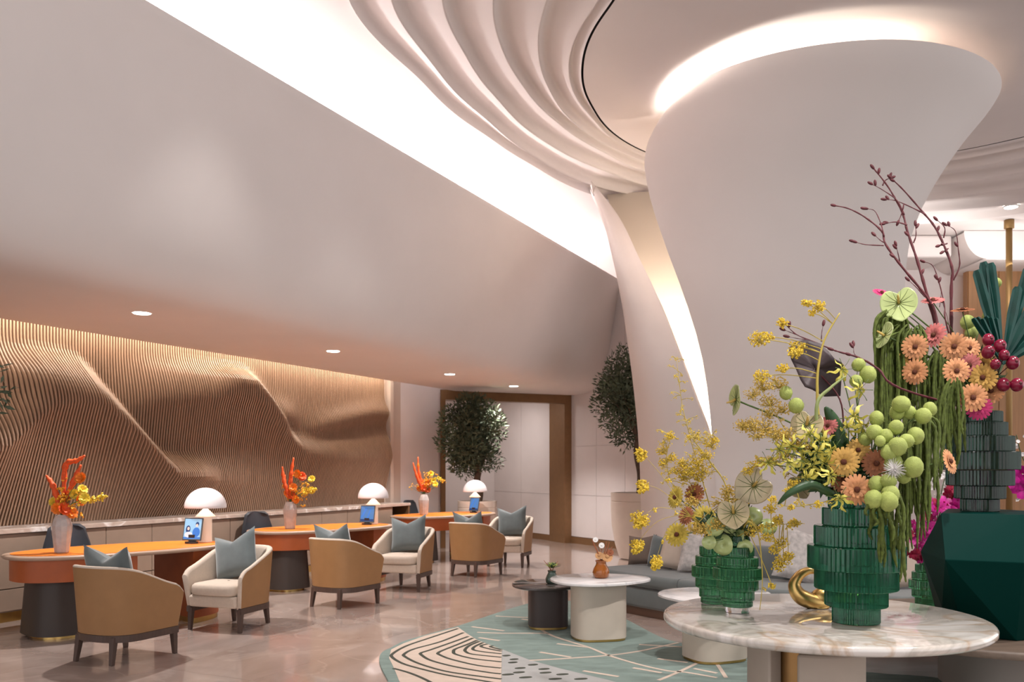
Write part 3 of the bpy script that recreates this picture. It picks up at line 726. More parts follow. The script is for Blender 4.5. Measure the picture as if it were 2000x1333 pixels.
for (x, y) in [(830, 416), (880, 440), (872, 461), (920, 498), (912, 526), (955, 559), (1003, 476), (1075, 504), (1085, 528), (1195, 539), (1148, 569), (1315, 569), (840, 540), (860, 600), (1020, 600)]:
    w = 22+.06*(y-400)*2
    mk('dash', ribbon([rp(x-w, y+3), rp(x, y), rp(x+w, y-3)], .05, .0136, .0150, 5, True), M_RUGD, rug, False, True)
CL_ = [[(980, 447), (1200, 435), (1500, 413), (1700, 385), (1850, 352), (1950, 330)], [(1005, 180), (1030, 225), (1120, 280), (1250, 325), (1370, 362), (1500, 415), (1700, 475), (1880, 515), (2000, 525), (2200, 560)], [(1820, 577), (1900, 545), (2000, 500), (2100, 450), (2190, 410)],
       [(640, 262), (800, 268), (1000, 268), (1110, 270)], [(760, 155), (900, 162), (1000, 166)], [(2130, 400), (2200, 470), (2260, 560)], [(2900, 570), (3050, 470)]]
for l in CL_: mk('cream_line', ribbon([rp(*p) for p in l], .03, .0121, .0140), M_RUGC, rug, False, True)
for a, b in [((605, 225), (815, 252)), ((650, 297), (785, 317)), ((1048, 392), (1248, 425)), ((1160, 337), (1375, 362)), ((1330, 515), (1560, 553)), ((1655, 495), (1840, 528)), ((1695, 342), (1970, 358)), ((1815, 435), (2010, 460)), ((930, 175), (1010, 185)), ((2050, 500), (2200, 530))]:
    mk('cream_dash', ribbon([rp(*a), rp(*b)], .035, .0121, .0138), M_RUGC, rug, False, True)
# ---- coffee tables
M_WMARB = marble('white_marble', [(.3, (.56, .54, .54)), (.6, (.68, .66, .65))], 2.2, .14, (.40, .40, .42), .5, .025, 2.0, coat=.3)
M_WLEATH = mat('ivory_leather', (.53, .46, .385), .5, noise=.03, nscale=8, bump=.03, bscale=160)
M_DARKTOP = mat('smoked_glass_top', (.055, .045, .042), .1, coat=.3)
M_BROWNL = mat('dark_brown_base', (.05, .034, .032), .42)
def pebble(rx, ry, n=60, tri=.06, ph=0.):
    return [((1+tri*math.cos(3*(2*math.pi*i/n)+ph))*rx*math.cos(2*math.pi*i/n), (1+tri*math.cos(3*(2*math.pi*i/n)+ph))*ry*math.sin(2*math.pi*i/n)) for i in range(n)]
def slab(poly, z0, z1, r):
    zz = [(1-.03/max(abs(poly[0][0]), .1), z0), (1, z0+r), (1, z1-r), (1-.015/max(abs(poly[0][0]), .1), z1)]
    n = len(poly); g = grid([[(x*k, y*k, z) for x, y in poly] for k, z in zz], True)
    g[1].append(tuple(range(n-1, -1, -1))); g[1].append(tuple(range(3*n, 4*n))); return g
def coffee(loc, rz, rx, ry, h, mt, mb, lab, bx, by, bh=.035):
    t = thing('coffee_table', lab, 'coffee table', loc, rz, 'pebble coffee tables on the teal carpet')
    mk('tabletop', slab(pebble(rx, ry), h-.035, h, .01), mt, t, angle=40)
    b = ell(0, bx, by, 48, 3.2)
    mk('base', prism(b, bh, h-.0355), mb, t, angle=40)
    mk('brass_foot', prism([(x*.97, y*.97) for x, y in b], 0.015, bh), M_BRASS, t, angle=40)
    return t
coffee((.765, 7.72, 0), .2, .45, .36, .545, M_WMARB, M_WLEATH, 'white marble coffee table with the amber glass vase on it', .235, .20)
coffee((.34, 8.25, 0), .1, .36, .33, .43, M_DARKTOP, M_BROWNL, 'low dark coffee table with a small green vase', .185, .17)
coffee((1.60, 6.88, 0), .4, .46, .38, .53, M_WMARB, M_WLEATH, 'white marble coffee table half hidden under the veined marble table', .235, .20)
# ---- big round table of veined marble
M_VEIN = marble('veined_marble', [(.22, (.60, .58, .55)), (.40, (.72, .68, .64)), (.52, (.50, .46, .41)), (.60, (.66, .60, .54)), (.74, (.36, .31, .25))], 1.6, .09, (.42, .24, .10), .5, .03, 1.1, coat=.5, distort=3.0)
MT = (1.72, 4.84); MZ = .70; MR = .865
mt_ = thing('round_table', 'round brown-veined marble table carrying the green ribbed vases', 'table', (*MT, 0))
n = 96; circ = [(math.cos(2*math.pi*i/n), math.sin(2*math.pi*i/n)) for i in range(n)]
g = grid([[(x*k, y*k, z) for x, y in circ] for k, z in ((MR-.05, MZ-.055), (MR-.012, MZ-.048), (MR, MZ-.034), (MR, MZ-.014), (MR-.008, MZ-.003), (MR-.02, MZ))], True)
g[1].append(tuple(range(n-1, -1, -1))); g[1].append(tuple(range(5*n, 6*n)))
mk('tabletop', g, M_VEIN, mt_, angle=50)
M_BASEL = mat('table_base_leather', (.44, .36, .30), .55, noise=.03, nscale=8, bump=.04, bscale=150)
M_BBRON = mat('table_base_bronze', (.40, .22, .085), .38, .75, noise=.06, nscale=6)
# interlocking curved base leaves: bronze core with two leather wings
def arc_wall(cx, cy, r0, r1, a0, a1, z0, z1, nn=20):
    inn_ = [(cx+r0*math.cos(math.radians(a)), cy+r0*math.sin(math.radians(a))) for a in np.linspace(a0, a1, nn)]
    out_ = [(cx+r1*math.cos(math.radians(a)), cy+r1*math.sin(math.radians(a))) for a in np.linspace(a1, a0, nn)]
    return prism(inn_+out_, z0, z1)
mk('base_core', lathe([(.215, .0125), (.215, MZ-.056)], 48, -.08, 0), M_BBRON, mt_, angle=40)
mk('base_wing', arc_wall(-.08, 0, .222, .325, 172, 216, .0125, .575, 16), M_BASEL, mt_, angle=40, bevel=.012)
mk('base_wing', arc_wall(-.08, 0, .222, .345, 243, 312, .0125, .548, 20), M_BASEL, mt_, angle=40, bevel=.014)
mk('base_wing', arc_wall(-.08, 0, .222, .335, 20, 120, .0125, .56, 24), M_BASEL, mt_, angle=40, bevel=.012)
# ---- wooden table with faceted pedestal
M_GREYWOOD = mat('grey_brown_oak', (.13, .092, .068), .5, noise=.22, nscale=4, stretch=(1, 9, 9))
wt = thing('side_table', 'round grey-brown oak table under the faceted green pedestal', 'table', (3.3, 6.02, 0))
g = grid([[(x*k, y*k, z) for x, y in circ] for k, z in ((1.03, .405), (1.085, .41), (1.09, .44), (1.08, .455), (1.06, .46))], True)
g[1].append(tuple(range(n-1, -1, -1))); g[1].append(tuple(range(4*n, 5*n)))
mk('tabletop', g, M_GREYWOOD, wt, angle=50)
mk('base', prism(ell(.15, .42, .40, 48, 3), .0125, .404), mat('grey_base', (.30, .26, .23), .6), wt, angle=40)
M_TEAL = mat('teal_lacquer', (.0006, .026, .021), .5)
M_TEAL.node_tree.nodes['Principled BSDF'].inputs['Specular IOR Level'].default_value = .06
pts = [P(1838, 1003, 5.38), P(1992, 1006, 5.36), P(1798, 1078, 5.62), P(1846, 1094, 5.20), P(1999, 1100, 5.18), (2.86, 5.52, .461), (3.09, 5.33, .461), (3.48, 5.45, .461), (3.55, 5.9, .461), (2.95, 6.02, .461), P(1840, 1187, 5.55), (2.98, 5.95, 1.243), (3.3, 5.98, 1.24), (3.72, 5.6, .95), (3.6, 6.0, .9), (2.96, 6.0, .95), (3.45, 5.5, 1.24)]
bm = bmesh.new()
for p in pts: bm.verts.new(Vector(p))
res = bmesh.ops.convex_hull(bm, input=bm.verts)
for vv in [v_ for v_ in bm.verts if not v_.link_faces]: bm.verts.remove(vv)
bmesh.ops.dissolve_limit(bm, angle_limit=.02, verts=bm.verts, edges=bm.edges)
bm.verts.index_update(); hull = ([tuple(v_.co) for v_ in bm.verts], [tuple(v_.index for v_ in f_.verts) for f_ in bm.faces]); bm.free()
ped = mk('pedestal', hull, M_TEAL, None, False, bevel=.004)
tag(ped, 'faceted dark teal lacquered pedestal on the oak table', 'pedestal')
# ---- ribbed stepped glass vases
def glass(name, col, trans, rough=.12):
    m = mat(name, col, rough, trans=trans, ior=1.33, coat=.25); return m
M_GGLASS = glass('green_glass', (.030, .20, .105), .78)
M_GGLASS2 = glass('green_glass_light', (.07, .31, .135), .80)
M_SMOKE = glass('smoke_green_glass', (.040, .08, .063), .78)
M_CLEAR = mat('clear_glass', (.9, .92, .92), .05, trans=1.0, ior=1.4)
M_WATERDARK = mat('dark_stems', (.012, .035, .016), .6)
def tier_profile(tiers, z0):
    pr, z = [], z0
    for r, h in tiers:
        e = min(.010, h*.15)
        pr += [(r-e, z), (r, z+e), (r, z+h-e), (r-e, z+h)]; z += h
    return pr, z
BIG = [(.122, .087), (.160, .090), (.212, .108), (.247, .124), (.214, .106), (.172, .095), (.142, .075)]
SMALL = [(.085, .035), (.094, .058), (.116, .062), (.138, .070), (.116, .058), (.093, .058), (.066, .062)]
def vase(loc, tiers, mm, lab, ribs, foot=False, group=None, k=1.0):
    vz = thing('glass_vase', lab, 'vase', loc, 0, group)
    z0 = .032*k if foot else 0.
    for j, (r, h) in enumerate(tiers):
        r, h = r*k, h*k; e = .005*k; zb = z0
        pr = [(r*.5 if j else r*.9, zb+.0005), (r-e, zb+.0005), (r, zb+e), (r, zb+h-e), (r-e, zb+h-.0005), (r*.5, zb+h-.0005)]
        mk('ring', lathe(pr, ribs*2, rib=.034 if ribs > 50 else .022, cap=True), mm, vz, angle=30)
        z0 += h
    if foot: mk('foot', lathe([(tiers[0][0]*.8*k, .001), (tiers[0][0]*.82*k, .032*k)], 32), M_CLEAR, vz, angle=40)
    return vz, loc[2]+z0
V1, z1 = vase((1.83, 4.63, MZ+.001), BIG, M_GGLASS, 'large green ribbed stepped vase on the veined marble table', 62, group='green ribbed stepped vases')
V2, z2 = vase((1.285, 4.96, MZ+.001), SMALL, M_GGLASS2, 'small green ribbed vase with a clear foot at the marble table edge', 44, True, group='green ribbed stepped vases')
V3, z3 = vase((1.235, 5.29, MZ+.001), SMALL, M_GGLASS2, 'small green ribbed vase standing behind the clear-footed one', 44, group='green ribbed stepped vases', k=1.02)
V4, z4 = vase((3.02, 5.62, 1.2415), BIG, M_SMOKE, 'smoky dark green ribbed vase on the teal pedestal', 62, group='green ribbed stepped vases', k=.94)
V5, z5 = vase((3.12, 6.52, .461), SMALL, M_GGLASS2, 'small green ribbed vase with magenta flowers behind the pedestal', 44, group='green ribbed stepped vases', k=1.0)
V6, z6 = vase((3.95, 6.15, .461), SMALL, M_GGLASS2, 'green ribbed vase beside the pedestal at the edge of the oak table', 44, group='green ribbed stepped vases', k=1.0)
# ---- gold bird figure
gb = thing('gold_bird_figure', 'gold swan-necked figure beside the large green vase', 'figure', (1.74, 5.10, MZ+.001))
neck = spline([(.10, 0, .025), (.03, -.01, .035), (-.055, -.01, .07), (-.085, 0, .13), (-.06, .0, .185), (-.01, .005, .215), (.03, .005, .215), (.06, .005, .2)], 5)
mk('neck', tube(neck, list(np.interp(np.linspace(0, 1, len(neck)), [0, .25, .5, .8, 1], [.045, .048, .032, .02, .012])), 14), M_BRASS, gb)
mk('body', ball((.10, 0, .062), .062, 18, 12, (1.5, .9, 1)), M_BRASS, gb)
mk('base', lathe([(.05, .0), (.055, .008), (.03, .02)], 24, .06, 0), M_BRASS, gb)
# ---- curved sofa
M_SOFA = mat('grey_green_velvet', (.125, .14, .138), .85, noise=.10, nscale=6, sheen=.4, bump=.04, bscale=120)
M_SOFAB = mat('sofa_plinth', (.20, .12, .085), .5)
sp = spline([(1.26, 9.74, 0), (1.62, 9.17, 0), (2.10, 8.58, 0), (2.75, 8.05, 0), (3.5, 7.72, 0), (4.3, 7.62, 0)], 10)
def offset_path(path, o):
    out = []
    for i, p in enumerate(path):
        t = (path[min(i+1, len(path)-1)]-path[max(i-1, 0)]).normalized(); out.append(p+Vector((t.y, -t.x, 0))*o)   # + is towards the camera side? see use
    return out
def sweep(path, sec, round_start=True):
    """sec: (offset, z) closed section"""
    rows = []
    for i, p in enumerate(path):
        t = (path[min(i+1, len(path)-1)]-path[max(i-1, 0)]).normalized(); nrm = Vector((t.y, -t.x, 0))
        rows.append([tuple(p-nrm*o+Vector((0, 0, z))) for o, z in sec])
    g = grid(rows, True); m = len(sec); g[1].append(tuple(range(m))); g[1].append(tuple(range((len(rows)-1)*m+m-1, (len(rows)-1)*m-1, -1))); return g
so = thing('curved_sofa', 'curved grey-green banquette sofa wrapped before the white column', 'sofa', (2.4, 8.5, 0))
def rsec(o0, o1, z0, z1, r):
    out = []
    for cx, cz, a0 in ((o1-r, z1-r, 0), (o0+r, z1-r, 90), (o0+r, z0+r, 180), (o1-r, z0+r, 270)):
        for a in range(0, 91, 30): out.append((cx+r*math.cos(math.radians(a0+a)), cz+r*math.sin(math.radians(a0+a))))
    return out
# normal (t.y,-t.x) points to the column side away from... offsets: negative = front
mk('plinth', sweep(sp, [(-.36, 0), (.42, 0), (.42, .09), (-.36, .09)]), M_SOFAB, so, world=True, angle=40)
mk('base', sweep(sp, rsec(-.42, .46, .091, .30, .03)), M_SOFA, so, world=True, angle=60)
for a, b in ((0, 17), (17, 33), (33, 51)):
    mk('seat_cushion', sweep(sp[a:b+1], rsec(-.44, .33, .301, .435, .045)), M_SOFA, so, world=True, angle=60)
mk('backrest', sweep(sp[8:], rsec(.33, .50, .30, .74, .06)), M_SOFA, so, world=True, angle=60)
M_CUSHB = mat('cushion_brown', (.17, .125, .10), .9, noise=.08, nscale=10, bump=.06, bscale=200)
M_CUSHC = mat('cushion_cream', (.50, .40, .33), .9, noise=.05, nscale=10, bump=.06, bscale=200)
M_CUSHW = mat('cushion_marled', (.46, .42, .40), .9, noise=.22, nscale=26, bump=.06, bscale=200)
for (u, v, Y, hw, rz, ry, m, lab) in [
    (1254, 1107, 9.72, .17, -.55, -.08, M_CUSHB, 'brown linen cushion at the end of the curved sofa'),
    (1288, 1112, 9.45, .18, -.9, .02, M_VELVET, 'teal velvet cushion between the brown and cream sofa cushions'),
    (1318, 1114, 9.18, .20, -.35, .20, M_CUSHC, 'cream cushion leaning at a slant on the curved sofa'),
    (1365, 1118, 8.92, .22, -.3, .10, M_CUSHW, 'marled grey cushion behind the small green vases'),
    (1562, 1134, 8.20, .26, -.2, .25, M_CUSHW, 'large marled cushion on the sofa beside the big green vase'),
    (1760, 1134, 7.75, .24, .1, -.1, M_CUSHC, 'cream cushion on the sofa behind the hanging green amaranth')]:
    p = P(u, v, Y); o = mk('sofa_cushion', pillow(hw, hw*1.0, .07, .02), m, None)
    o.location = (p.x, p.y+.02, .437); o.rotation_euler = (math.radians(-16), ry, rz); tag(o, lab, 'cushion', 'cushions on the curved sofa')
# ---- olive trees in planters
M_POT = mat('planter_stone', (.62, .52, .45), .65, noise=.04, nscale=6)
M_SOIL = mat('soil', (.05, .035, .025), .95, bump=.5, bscale=40)
M_BARK = mat('bark', (.10, .065, .045), .9, noise=.3, nscale=20, bump=.5, bscale=30)
M_LEAF = mat('olive_leaf', (.085, .105, .060), .6, noise=.35, nscale=3)
def leaf_cloud(centres, nl, size, rng, drop=.3):
    V, Fc = [], []
    for k in range(nl):
        c, r = centres[rng.randrange(len(centres))]
        while True:
            d = Vector((rng.uniform(-1, 1), rng.uniform(-1, 1), rng.uniform(-1, 1)))
            if .15 < d.length < 1: break
        p = Vector(c)+Vector((d.x*r[0], d.y*r[1], d.z*r[2]))
        ax = (Vector((d.x, d.y, d.z*.6+.25))+Vector((rng.gauss(0, .5), rng.gauss(0, .5), rng.gauss(0, .5)))).normalized()
        sd = ax.cross(Vector((rng.gauss(0, 1), rng.gauss(0, 1), rng.gauss(0, 1)))).normalized()
        L = size*rng.uniform(.7, 1.3); w = L*.16; i = len(V)
        V += [tuple(p), tuple(p+ax*L*.5+sd*w), tuple(p+ax*L), tuple(p+ax*L*.5-sd*w)]; Fc.append((i, i+1, i+2, i+3))
    return V, Fc
def olive(loc, potr, poth, trunk, crown, nl, lab, plab, pot=True, seed=1, size=.075):
    rng = random.Random(seed)
    if pot:
        pt = thing('planter', plab, 'planter', loc, 0, 'stone planters of the olive trees')
        mk('pot', lathe([(potr*.62, .0), (potr*.72, .02), (potr*.86, poth*.22), (potr*.97, poth*.5), (potr, poth*.78), (potr*1.0, poth*.86), (potr*.985, poth*.865), (potr*.985, poth*.875), (potr, poth*.88), (potr, poth), (potr*.9, poth), (potr*.88, poth*.955)], 40, cap=False), M_POT, pt, angle=35)
        mk('soil', lathe([(potr*.88, poth*.93), (potr*.88, poth*.956)], 30), M_SOIL, pt, angle=40)
    t = thing('olive_tree', lab, 'tree', (loc[0], loc[1], poth*.957), 0, 'olive trees')
    zb = poth*.957; cen, rad = crown
    top = Vector((trunk[0], trunk[1], trunk[2])); b0 = Vector((loc[0], loc[1], zb-.05))
    tv = tube(spline([b0, b0.lerp(top, .4)+Vector((.03, .02, 0)), b0.lerp(top, .75)-Vector((.025, 0, 0)), top], 5), list(np.linspace(.085, .06, 16))*1 if False else list(np.linspace(.082, .055, 16)), 10)
    br = []
    for k in range(9):
        a = 2*math.pi*k/9+rng.uniform(-.3, .3); e = Vector((cen[0]+rad[0]*.75*math.cos(a), cen[1]+rad[1]*.75*math.sin(a), cen[2]+rad[2]*rng.uniform(-.2, .7)))
        br.append(tube(spline([top-Vector((0, 0, .03)), top.lerp(e, .45)+Vector((0, 0, .07)), e], 5), list(np.linspace(.03, .006, 11)), 5))
    mk('trunk', join(tv, *br), M_BARK, t, world=True)
    cs = []
    for k in range(44):
        d = Vector((rng.gauss(0, .55), rng.gauss(0, .55), rng.gauss(0, .5)))
        if d.length > .85: d = d.normalized()*.85
        cs.append(((cen[0]+d.x*rad[0], cen[1]+d.y*rad[1], cen[2]+d.z*rad[2]), (rad[0]*.34, rad[1]*.34, rad[2]*.34)))
    f_ = mk('foliage', leaf_cloud(cs, nl, size, rng), M_LEAF, t, False, True); f_['kind'] = 'stuff'
olive((-.64, 16.0, 0), .36, .92, (-.61, 16.0, 1.45), ((-.65, 15.95, 2.10), (.64, .42, .70)), 9500, 'bushy olive tree standing in the portal behind the far desk', 'round stone planter behind the far desk', seed=3, size=.09)
olive((2.16, 14.6, 0), .50, 1.11, (2.12, 14.6, 2.0), ((2.05, 14.6, 2.72), (.62, .55, .78)), 9500, 'olive tree rising beside the white column', 'tall stone planter beside the white column', seed=5, size=.09)
olive((-3.85, 5.6, 0), .24, .5, (-3.85, 5.6, 1.6), ((-3.79, 5.6, 2.05), (.42, .4, .32)), 1500, 'olive tree at the near end of the slatted wall', 'small stone planter at the near end of the slatted wall', seed=8, size=.07)
# ================================================================== flowers and vases
rng = random.Random(21)
M_STEM = mat('flower_stem', (.10, .16, .04), .6)
M_STEMD = mat('dark_flower_stem', (.05, .075, .025), .6)
M_ZO = mat('zinnia_orange', (.60, .27, .12), .65, noise=.25, nscale=30)
M_ZY = mat('zinnia_yellow', (.62, .36, .09), .65, noise=.25, nscale=30)
M_ZP = mat('zinnia_pink', (.52, .15, .14), .65, noise=.3, nscale=30)
M_ZB = mat('zinnia_rust', (.34, .12, .05), .65, noise=.3, nscale=30)
M_ZM = mat('zinnia_magenta', (.50, .03, .14), .65, noise=.2, nscale=30)
M_ZG = mat('zinnia_olive', (.48, .36, .05), .65, noise=.25, nscale=30)
M_ZC = mat('zinnia_centre', (.13, .035, .015), .8, bump=.8, bscale=300)
M_POD = mat('balloon_pod', (.36, .42, .11), .75, noise=.18, nscale=20, bump=.3, bscale=200)
M_YEL = mat('yellow_blossom', (.78, .56, .05), .55, noise=.2, nscale=40)
M_YEL2 = mat('golden_blossom', (.64, .44, .09), .6, noise=.2, nscale=40)
M_YSTEM = mat('yellow_stem', (.52, .40, .08), .55)
M_LILY = mat('gloriosa_yellow', (.66, .58, .10), .5, noise=.2, nscale=25)
M_AMAR = mat('amaranth_green', (.10, .135, .022), .8, noise=.35, nscale=40, bump=.6, bscale=300)
M_ANTH = mat('anthurium_green', (.42, .50, .20), .28, noise=.2, nscale=12, coat=.4)
M_ANTHP = mat('anthurium_blush', (.46, .38, .22), .28, noise=.25, nscale=12, coat=.4)
M_VEING = mat('anthurium_vein', (.14, .18, .05), .4)
M_SPADIX = mat('anthurium_spadix', (.55, .38, .10), .5)
M_MAROON = mat('maroon_branch', (.11, .022, .028), .6, noise=.25, nscale=30)
M_DKLEAF = mat('dark_purple_leaf', (.055, .036, .040), .55, noise=.25, nscale=8, bump=.3, bscale=20)
M_PALM = mat('palm_green', (.006, .05, .040), .35, noise=.25, nscale=12)
M_BERRY = mat('crimson_fruit', (.19, .008, .03), .25, noise=.2, nscale=15)
M_MAG = mat('magenta_petal', (.62, .015, .30), .5, noise=.3, nscale=30)
M_CRIM = mat('crimson_petal', (.36, .008, .05), .5, noise=.3, nscale=30)
M_RED = mat('orange_red_spike', (.72, .085, .012), .6, noise=.2, nscale=40)
M_FILL = mat('amber_blossom', (.85, .36, .02), .55, noise=.35, nscale=30)
M_ORG = mat('orange_bloom', (.82, .20, .012), .55, noise=.25, nscale=40)
M_LEAFD = mat('dark_leaf', (.03, .075, .025), .45, noise=.2, nscale=10)
M_WHT = mat('white_seed', (.75, .72, .70), .8)
CAMP = Vector((0, 0, EYE))
def stem_to(base, head, r=.0035, bend=.12):
    base, head = Vector(base), Vector(head); mid = base.lerp(head, .5); d = head-base
    mid += Vector((0, 0, abs(bend)*d.length*.6))-Vector((d.x, d.y, 0))*.12
    return tube(spline([base, mid, head], 5), r, 5)
def facing(pos, yaw=0., pitch=0.):
    d = (CAMP-Vector(pos)).normalized(); d = Matrix.Rotation(yaw, 3, 'Z') @ d; d.z += pitch; return d.normalized()
def petal_ring(n, r0, r1, w, lift, m4, ph=0., curl=0., seg=4):
    V, Fc = [], []
    for k in range(n):
        a = 2*math.pi*k/n+ph; ca, sa_ = math.cos(a), math.sin(a); i0 = len(V)
        for j in range(seg+1):
            f_ = j/seg; r = r0+(r1-r0)*f_; ww = w*math.sin(math.pi*min(.84, .18+.70*f_))**.7
            z = lift*f_-curl*f_*f_
            for sgn in (-1, 0, 1):
                x, y = r, sgn*ww/2; V.append(tuple(m4 @ Vector((x*ca-y*sa_, x*sa_+y*ca, z+(.10*ww if sgn == 0 else 0)))))
        for j in range(seg):
            for q in (0, 1): b = i0+j*3+q; Fc.append((b, b+1, b+4, b+3))
    return V, Fc
def zinnia(u, v, Y, base, m, r=.058, yaw=None, pitch=None, lab='', group=''):
    pos = P(u, v, Y); nrm = facing(pos, rng.uniform(-.35, .35) if yaw is None else yaw, rng.uniform(-.1, .25) if pitch is None else pitch)
    t = thing('zinnia', lab, 'flower', base, 0, group)
    m4 = Matrix.Translation(pos) @ frame(nrm)
    mk('stem', stem_to(base, pos-nrm*.012), M_STEM, t, world=True)
    mk('petals', join(petal_ring(19, r*.2, r*1.14, r*.335, r*.14, m4, 0, r*.16, 5), petal_ring(11, r*.2, r*.62, r*.28, r*.26, m4, .2, r*.10, 4)), m, t, world=True)
    mk('petal_shade_disc', xf(lathe([(r*.9, -r*.01), (r*.2, -r*.16)], 16), m4), M_ZC, t, world=True)  # dark disc behind the petals stands in for shade in their gaps
    mk('flower_center', xf(ball((0, 0, r*.12), r*.23, 10, 6, (1, 1, .7)), m4), M_ZC, t, world=True)
def anthurium(u, v, Y, base, m, r, yaw, pitch, roll, lab, group='anthurium blooms'):
    pos = P(u, v, Y); nrm = facing(pos, yaw, pitch); t = thing('anthurium', lab, 'flower', base, 0, group)
    m4 = Matrix.Translation(pos) @ frame(nrm) @ Matrix.Rotation(roll, 4, 'Z')
    mk('stem', stem_to(base, pos-nrm*.01, .005), M_STEM, t, world=True)
    rows, N = [], 28
    def heart(a):
        q = (1-.42*math.exp(-((a-math.pi/2)/.42)**2))*(1+.22*math.exp(-((a+math.pi/2)/.35)**2)) if a <= math.pi else 1
        return q
    for f_ in (0.02, .25, .5, .75, .92, 1.0):
        row = []
        for k in range(N):
            a = -math.pi/2+2*math.pi*k/N; aa = (a+math.pi) % (2*math.pi)-math.pi
            rr = r*f_*(1-.45*math.exp(-((aa-math.pi/2)/.4)**2)+.2*math.exp(-((aa+math.pi/2)/.3)**2))
            row.append(tuple(m4 @ Vector((rr*math.cos(a), rr*math.sin(a)-r*.05, r*(.10*f_*f_+.05*math.sin(3*a)*f_**2-.02)))))
        rows.append(row)
    sp_ = mk('spathe', solid(grid(rows, True), .002), m, t, world=True)
    vs = []
    for k in range(0, N, 2):
        a = -math.pi/2+2*math.pi*k/N; aa = (a+math.pi) % (2*math.pi)-math.pi
        pth = []
        for f_ in (.06, .3, .6, .9):
            rr = r*f_*(1-.45*math.exp(-((aa-math.pi/2)/.4)**2)+.2*math.exp(-((aa+math.pi/2)/.3)**2)); b_ = a+.18*f_*math.copysign(1, math.cos(a))
            pth.append(m4 @ Vector((rr*math.cos(b_), rr*math.sin(b_)-r*.05, r*(.10*f_*f_+.05*math.sin(3*a)*f_**2-.02)+.0025)))
        vs.append(tube(pth, [.0022, .002, .0016, .0008], 4))
    vv_, ff_ = join(*vs); mk('veins', ([tuple(Vector(q)-Vector(base)) for q in vv_], ff_), M_VEING, sp_)
    mk('spadix', tube([m4 @ Vector((0, -.01, .002)), m4 @ Vector((0, r*.12, r*.28)), m4 @ Vector((0, r*.22, r*.55))], [.008, .0075, .004], 8), M_SPADIX, t, world=True)
def pods(stems, base, lab, group='balloon plant stems'):
    t = thing('balloon_plant', lab, 'flower', base, 0, group)
    ps_ = [P(u, v, Y) for u, v, Y, r in stems]; cen = sum(ps_, Vector())/len(ps_); hub = Vector(base).lerp(cen, .72)+Vector((0, .05, 0))
    mk('stem', join(tube(spline([base, Vector(base).lerp(hub, .5)+Vector((0, 0, .03)), hub], 5), .0055, 6), *[tube(spline([hub, hub.lerp(p, .6)+Vector((0, .02, .02)), p], 4), .0025, 4) for p in ps_]), M_STEM, t, world=True)
    for p, (u, v, Y, r) in zip(ps_, stems):
        b_ = ball((0, 0, 0), r, 14, 10, (1, 1, rng.uniform(.95, 1.15)))
        vv = [tuple(Vector(q)*(1+rng.uniform(-.03, .03))) for q in b_[0]]
        spikes = []
        for k in range(46):
            d = Vector((rng.gauss(0, 1), rng.gauss(0, 1), rng.gauss(0, 1))).normalized(); e = d.orthogonal().normalized()*.0012; i = 3*k
            spikes.append(([tuple(d*r*.97+e), tuple(d*r*.97-e), tuple(d*(r+.008))], [(0, 1, 2)]))
        rot_ = Matrix.Translation(p) @ Matrix.Rotation(rng.uniform(-.6, .6), 4, 'X')
        mk('pod', xf(join((vv, b_[1]), *spikes), rot_), M_POD, t, world=True)
def bits(pts, size, n=6):
    """little blossom lumps: two crossed rhombs around every point"""
    V, Fc = [], []
    for p in pts:
        s_ = size*rng.uniform(.7, 1.5); a = Vector((rng.gauss(0, 1), rng.gauss(0, 1), rng.gauss(0, 1))).normalized()*s_; b = a.orthogonal().normalized()*s_*.7; c = a.cross(b).normalized()*s_*.7; i = len(V)
        V += [tuple(p+a), tuple(p-a), tuple(p+b), tuple(p-b), tuple(p+c), tuple(p-c)]
        Fc += [(i, i+2, i+4), (i, i+4, i+3), (i, i+3, i+5), (i, i+5, i+2), (i+1, i+4, i+2), (i+1, i+3, i+4), (i+1, i+5, i+3), (i+1, i+2, i+5)]
    return V, Fc
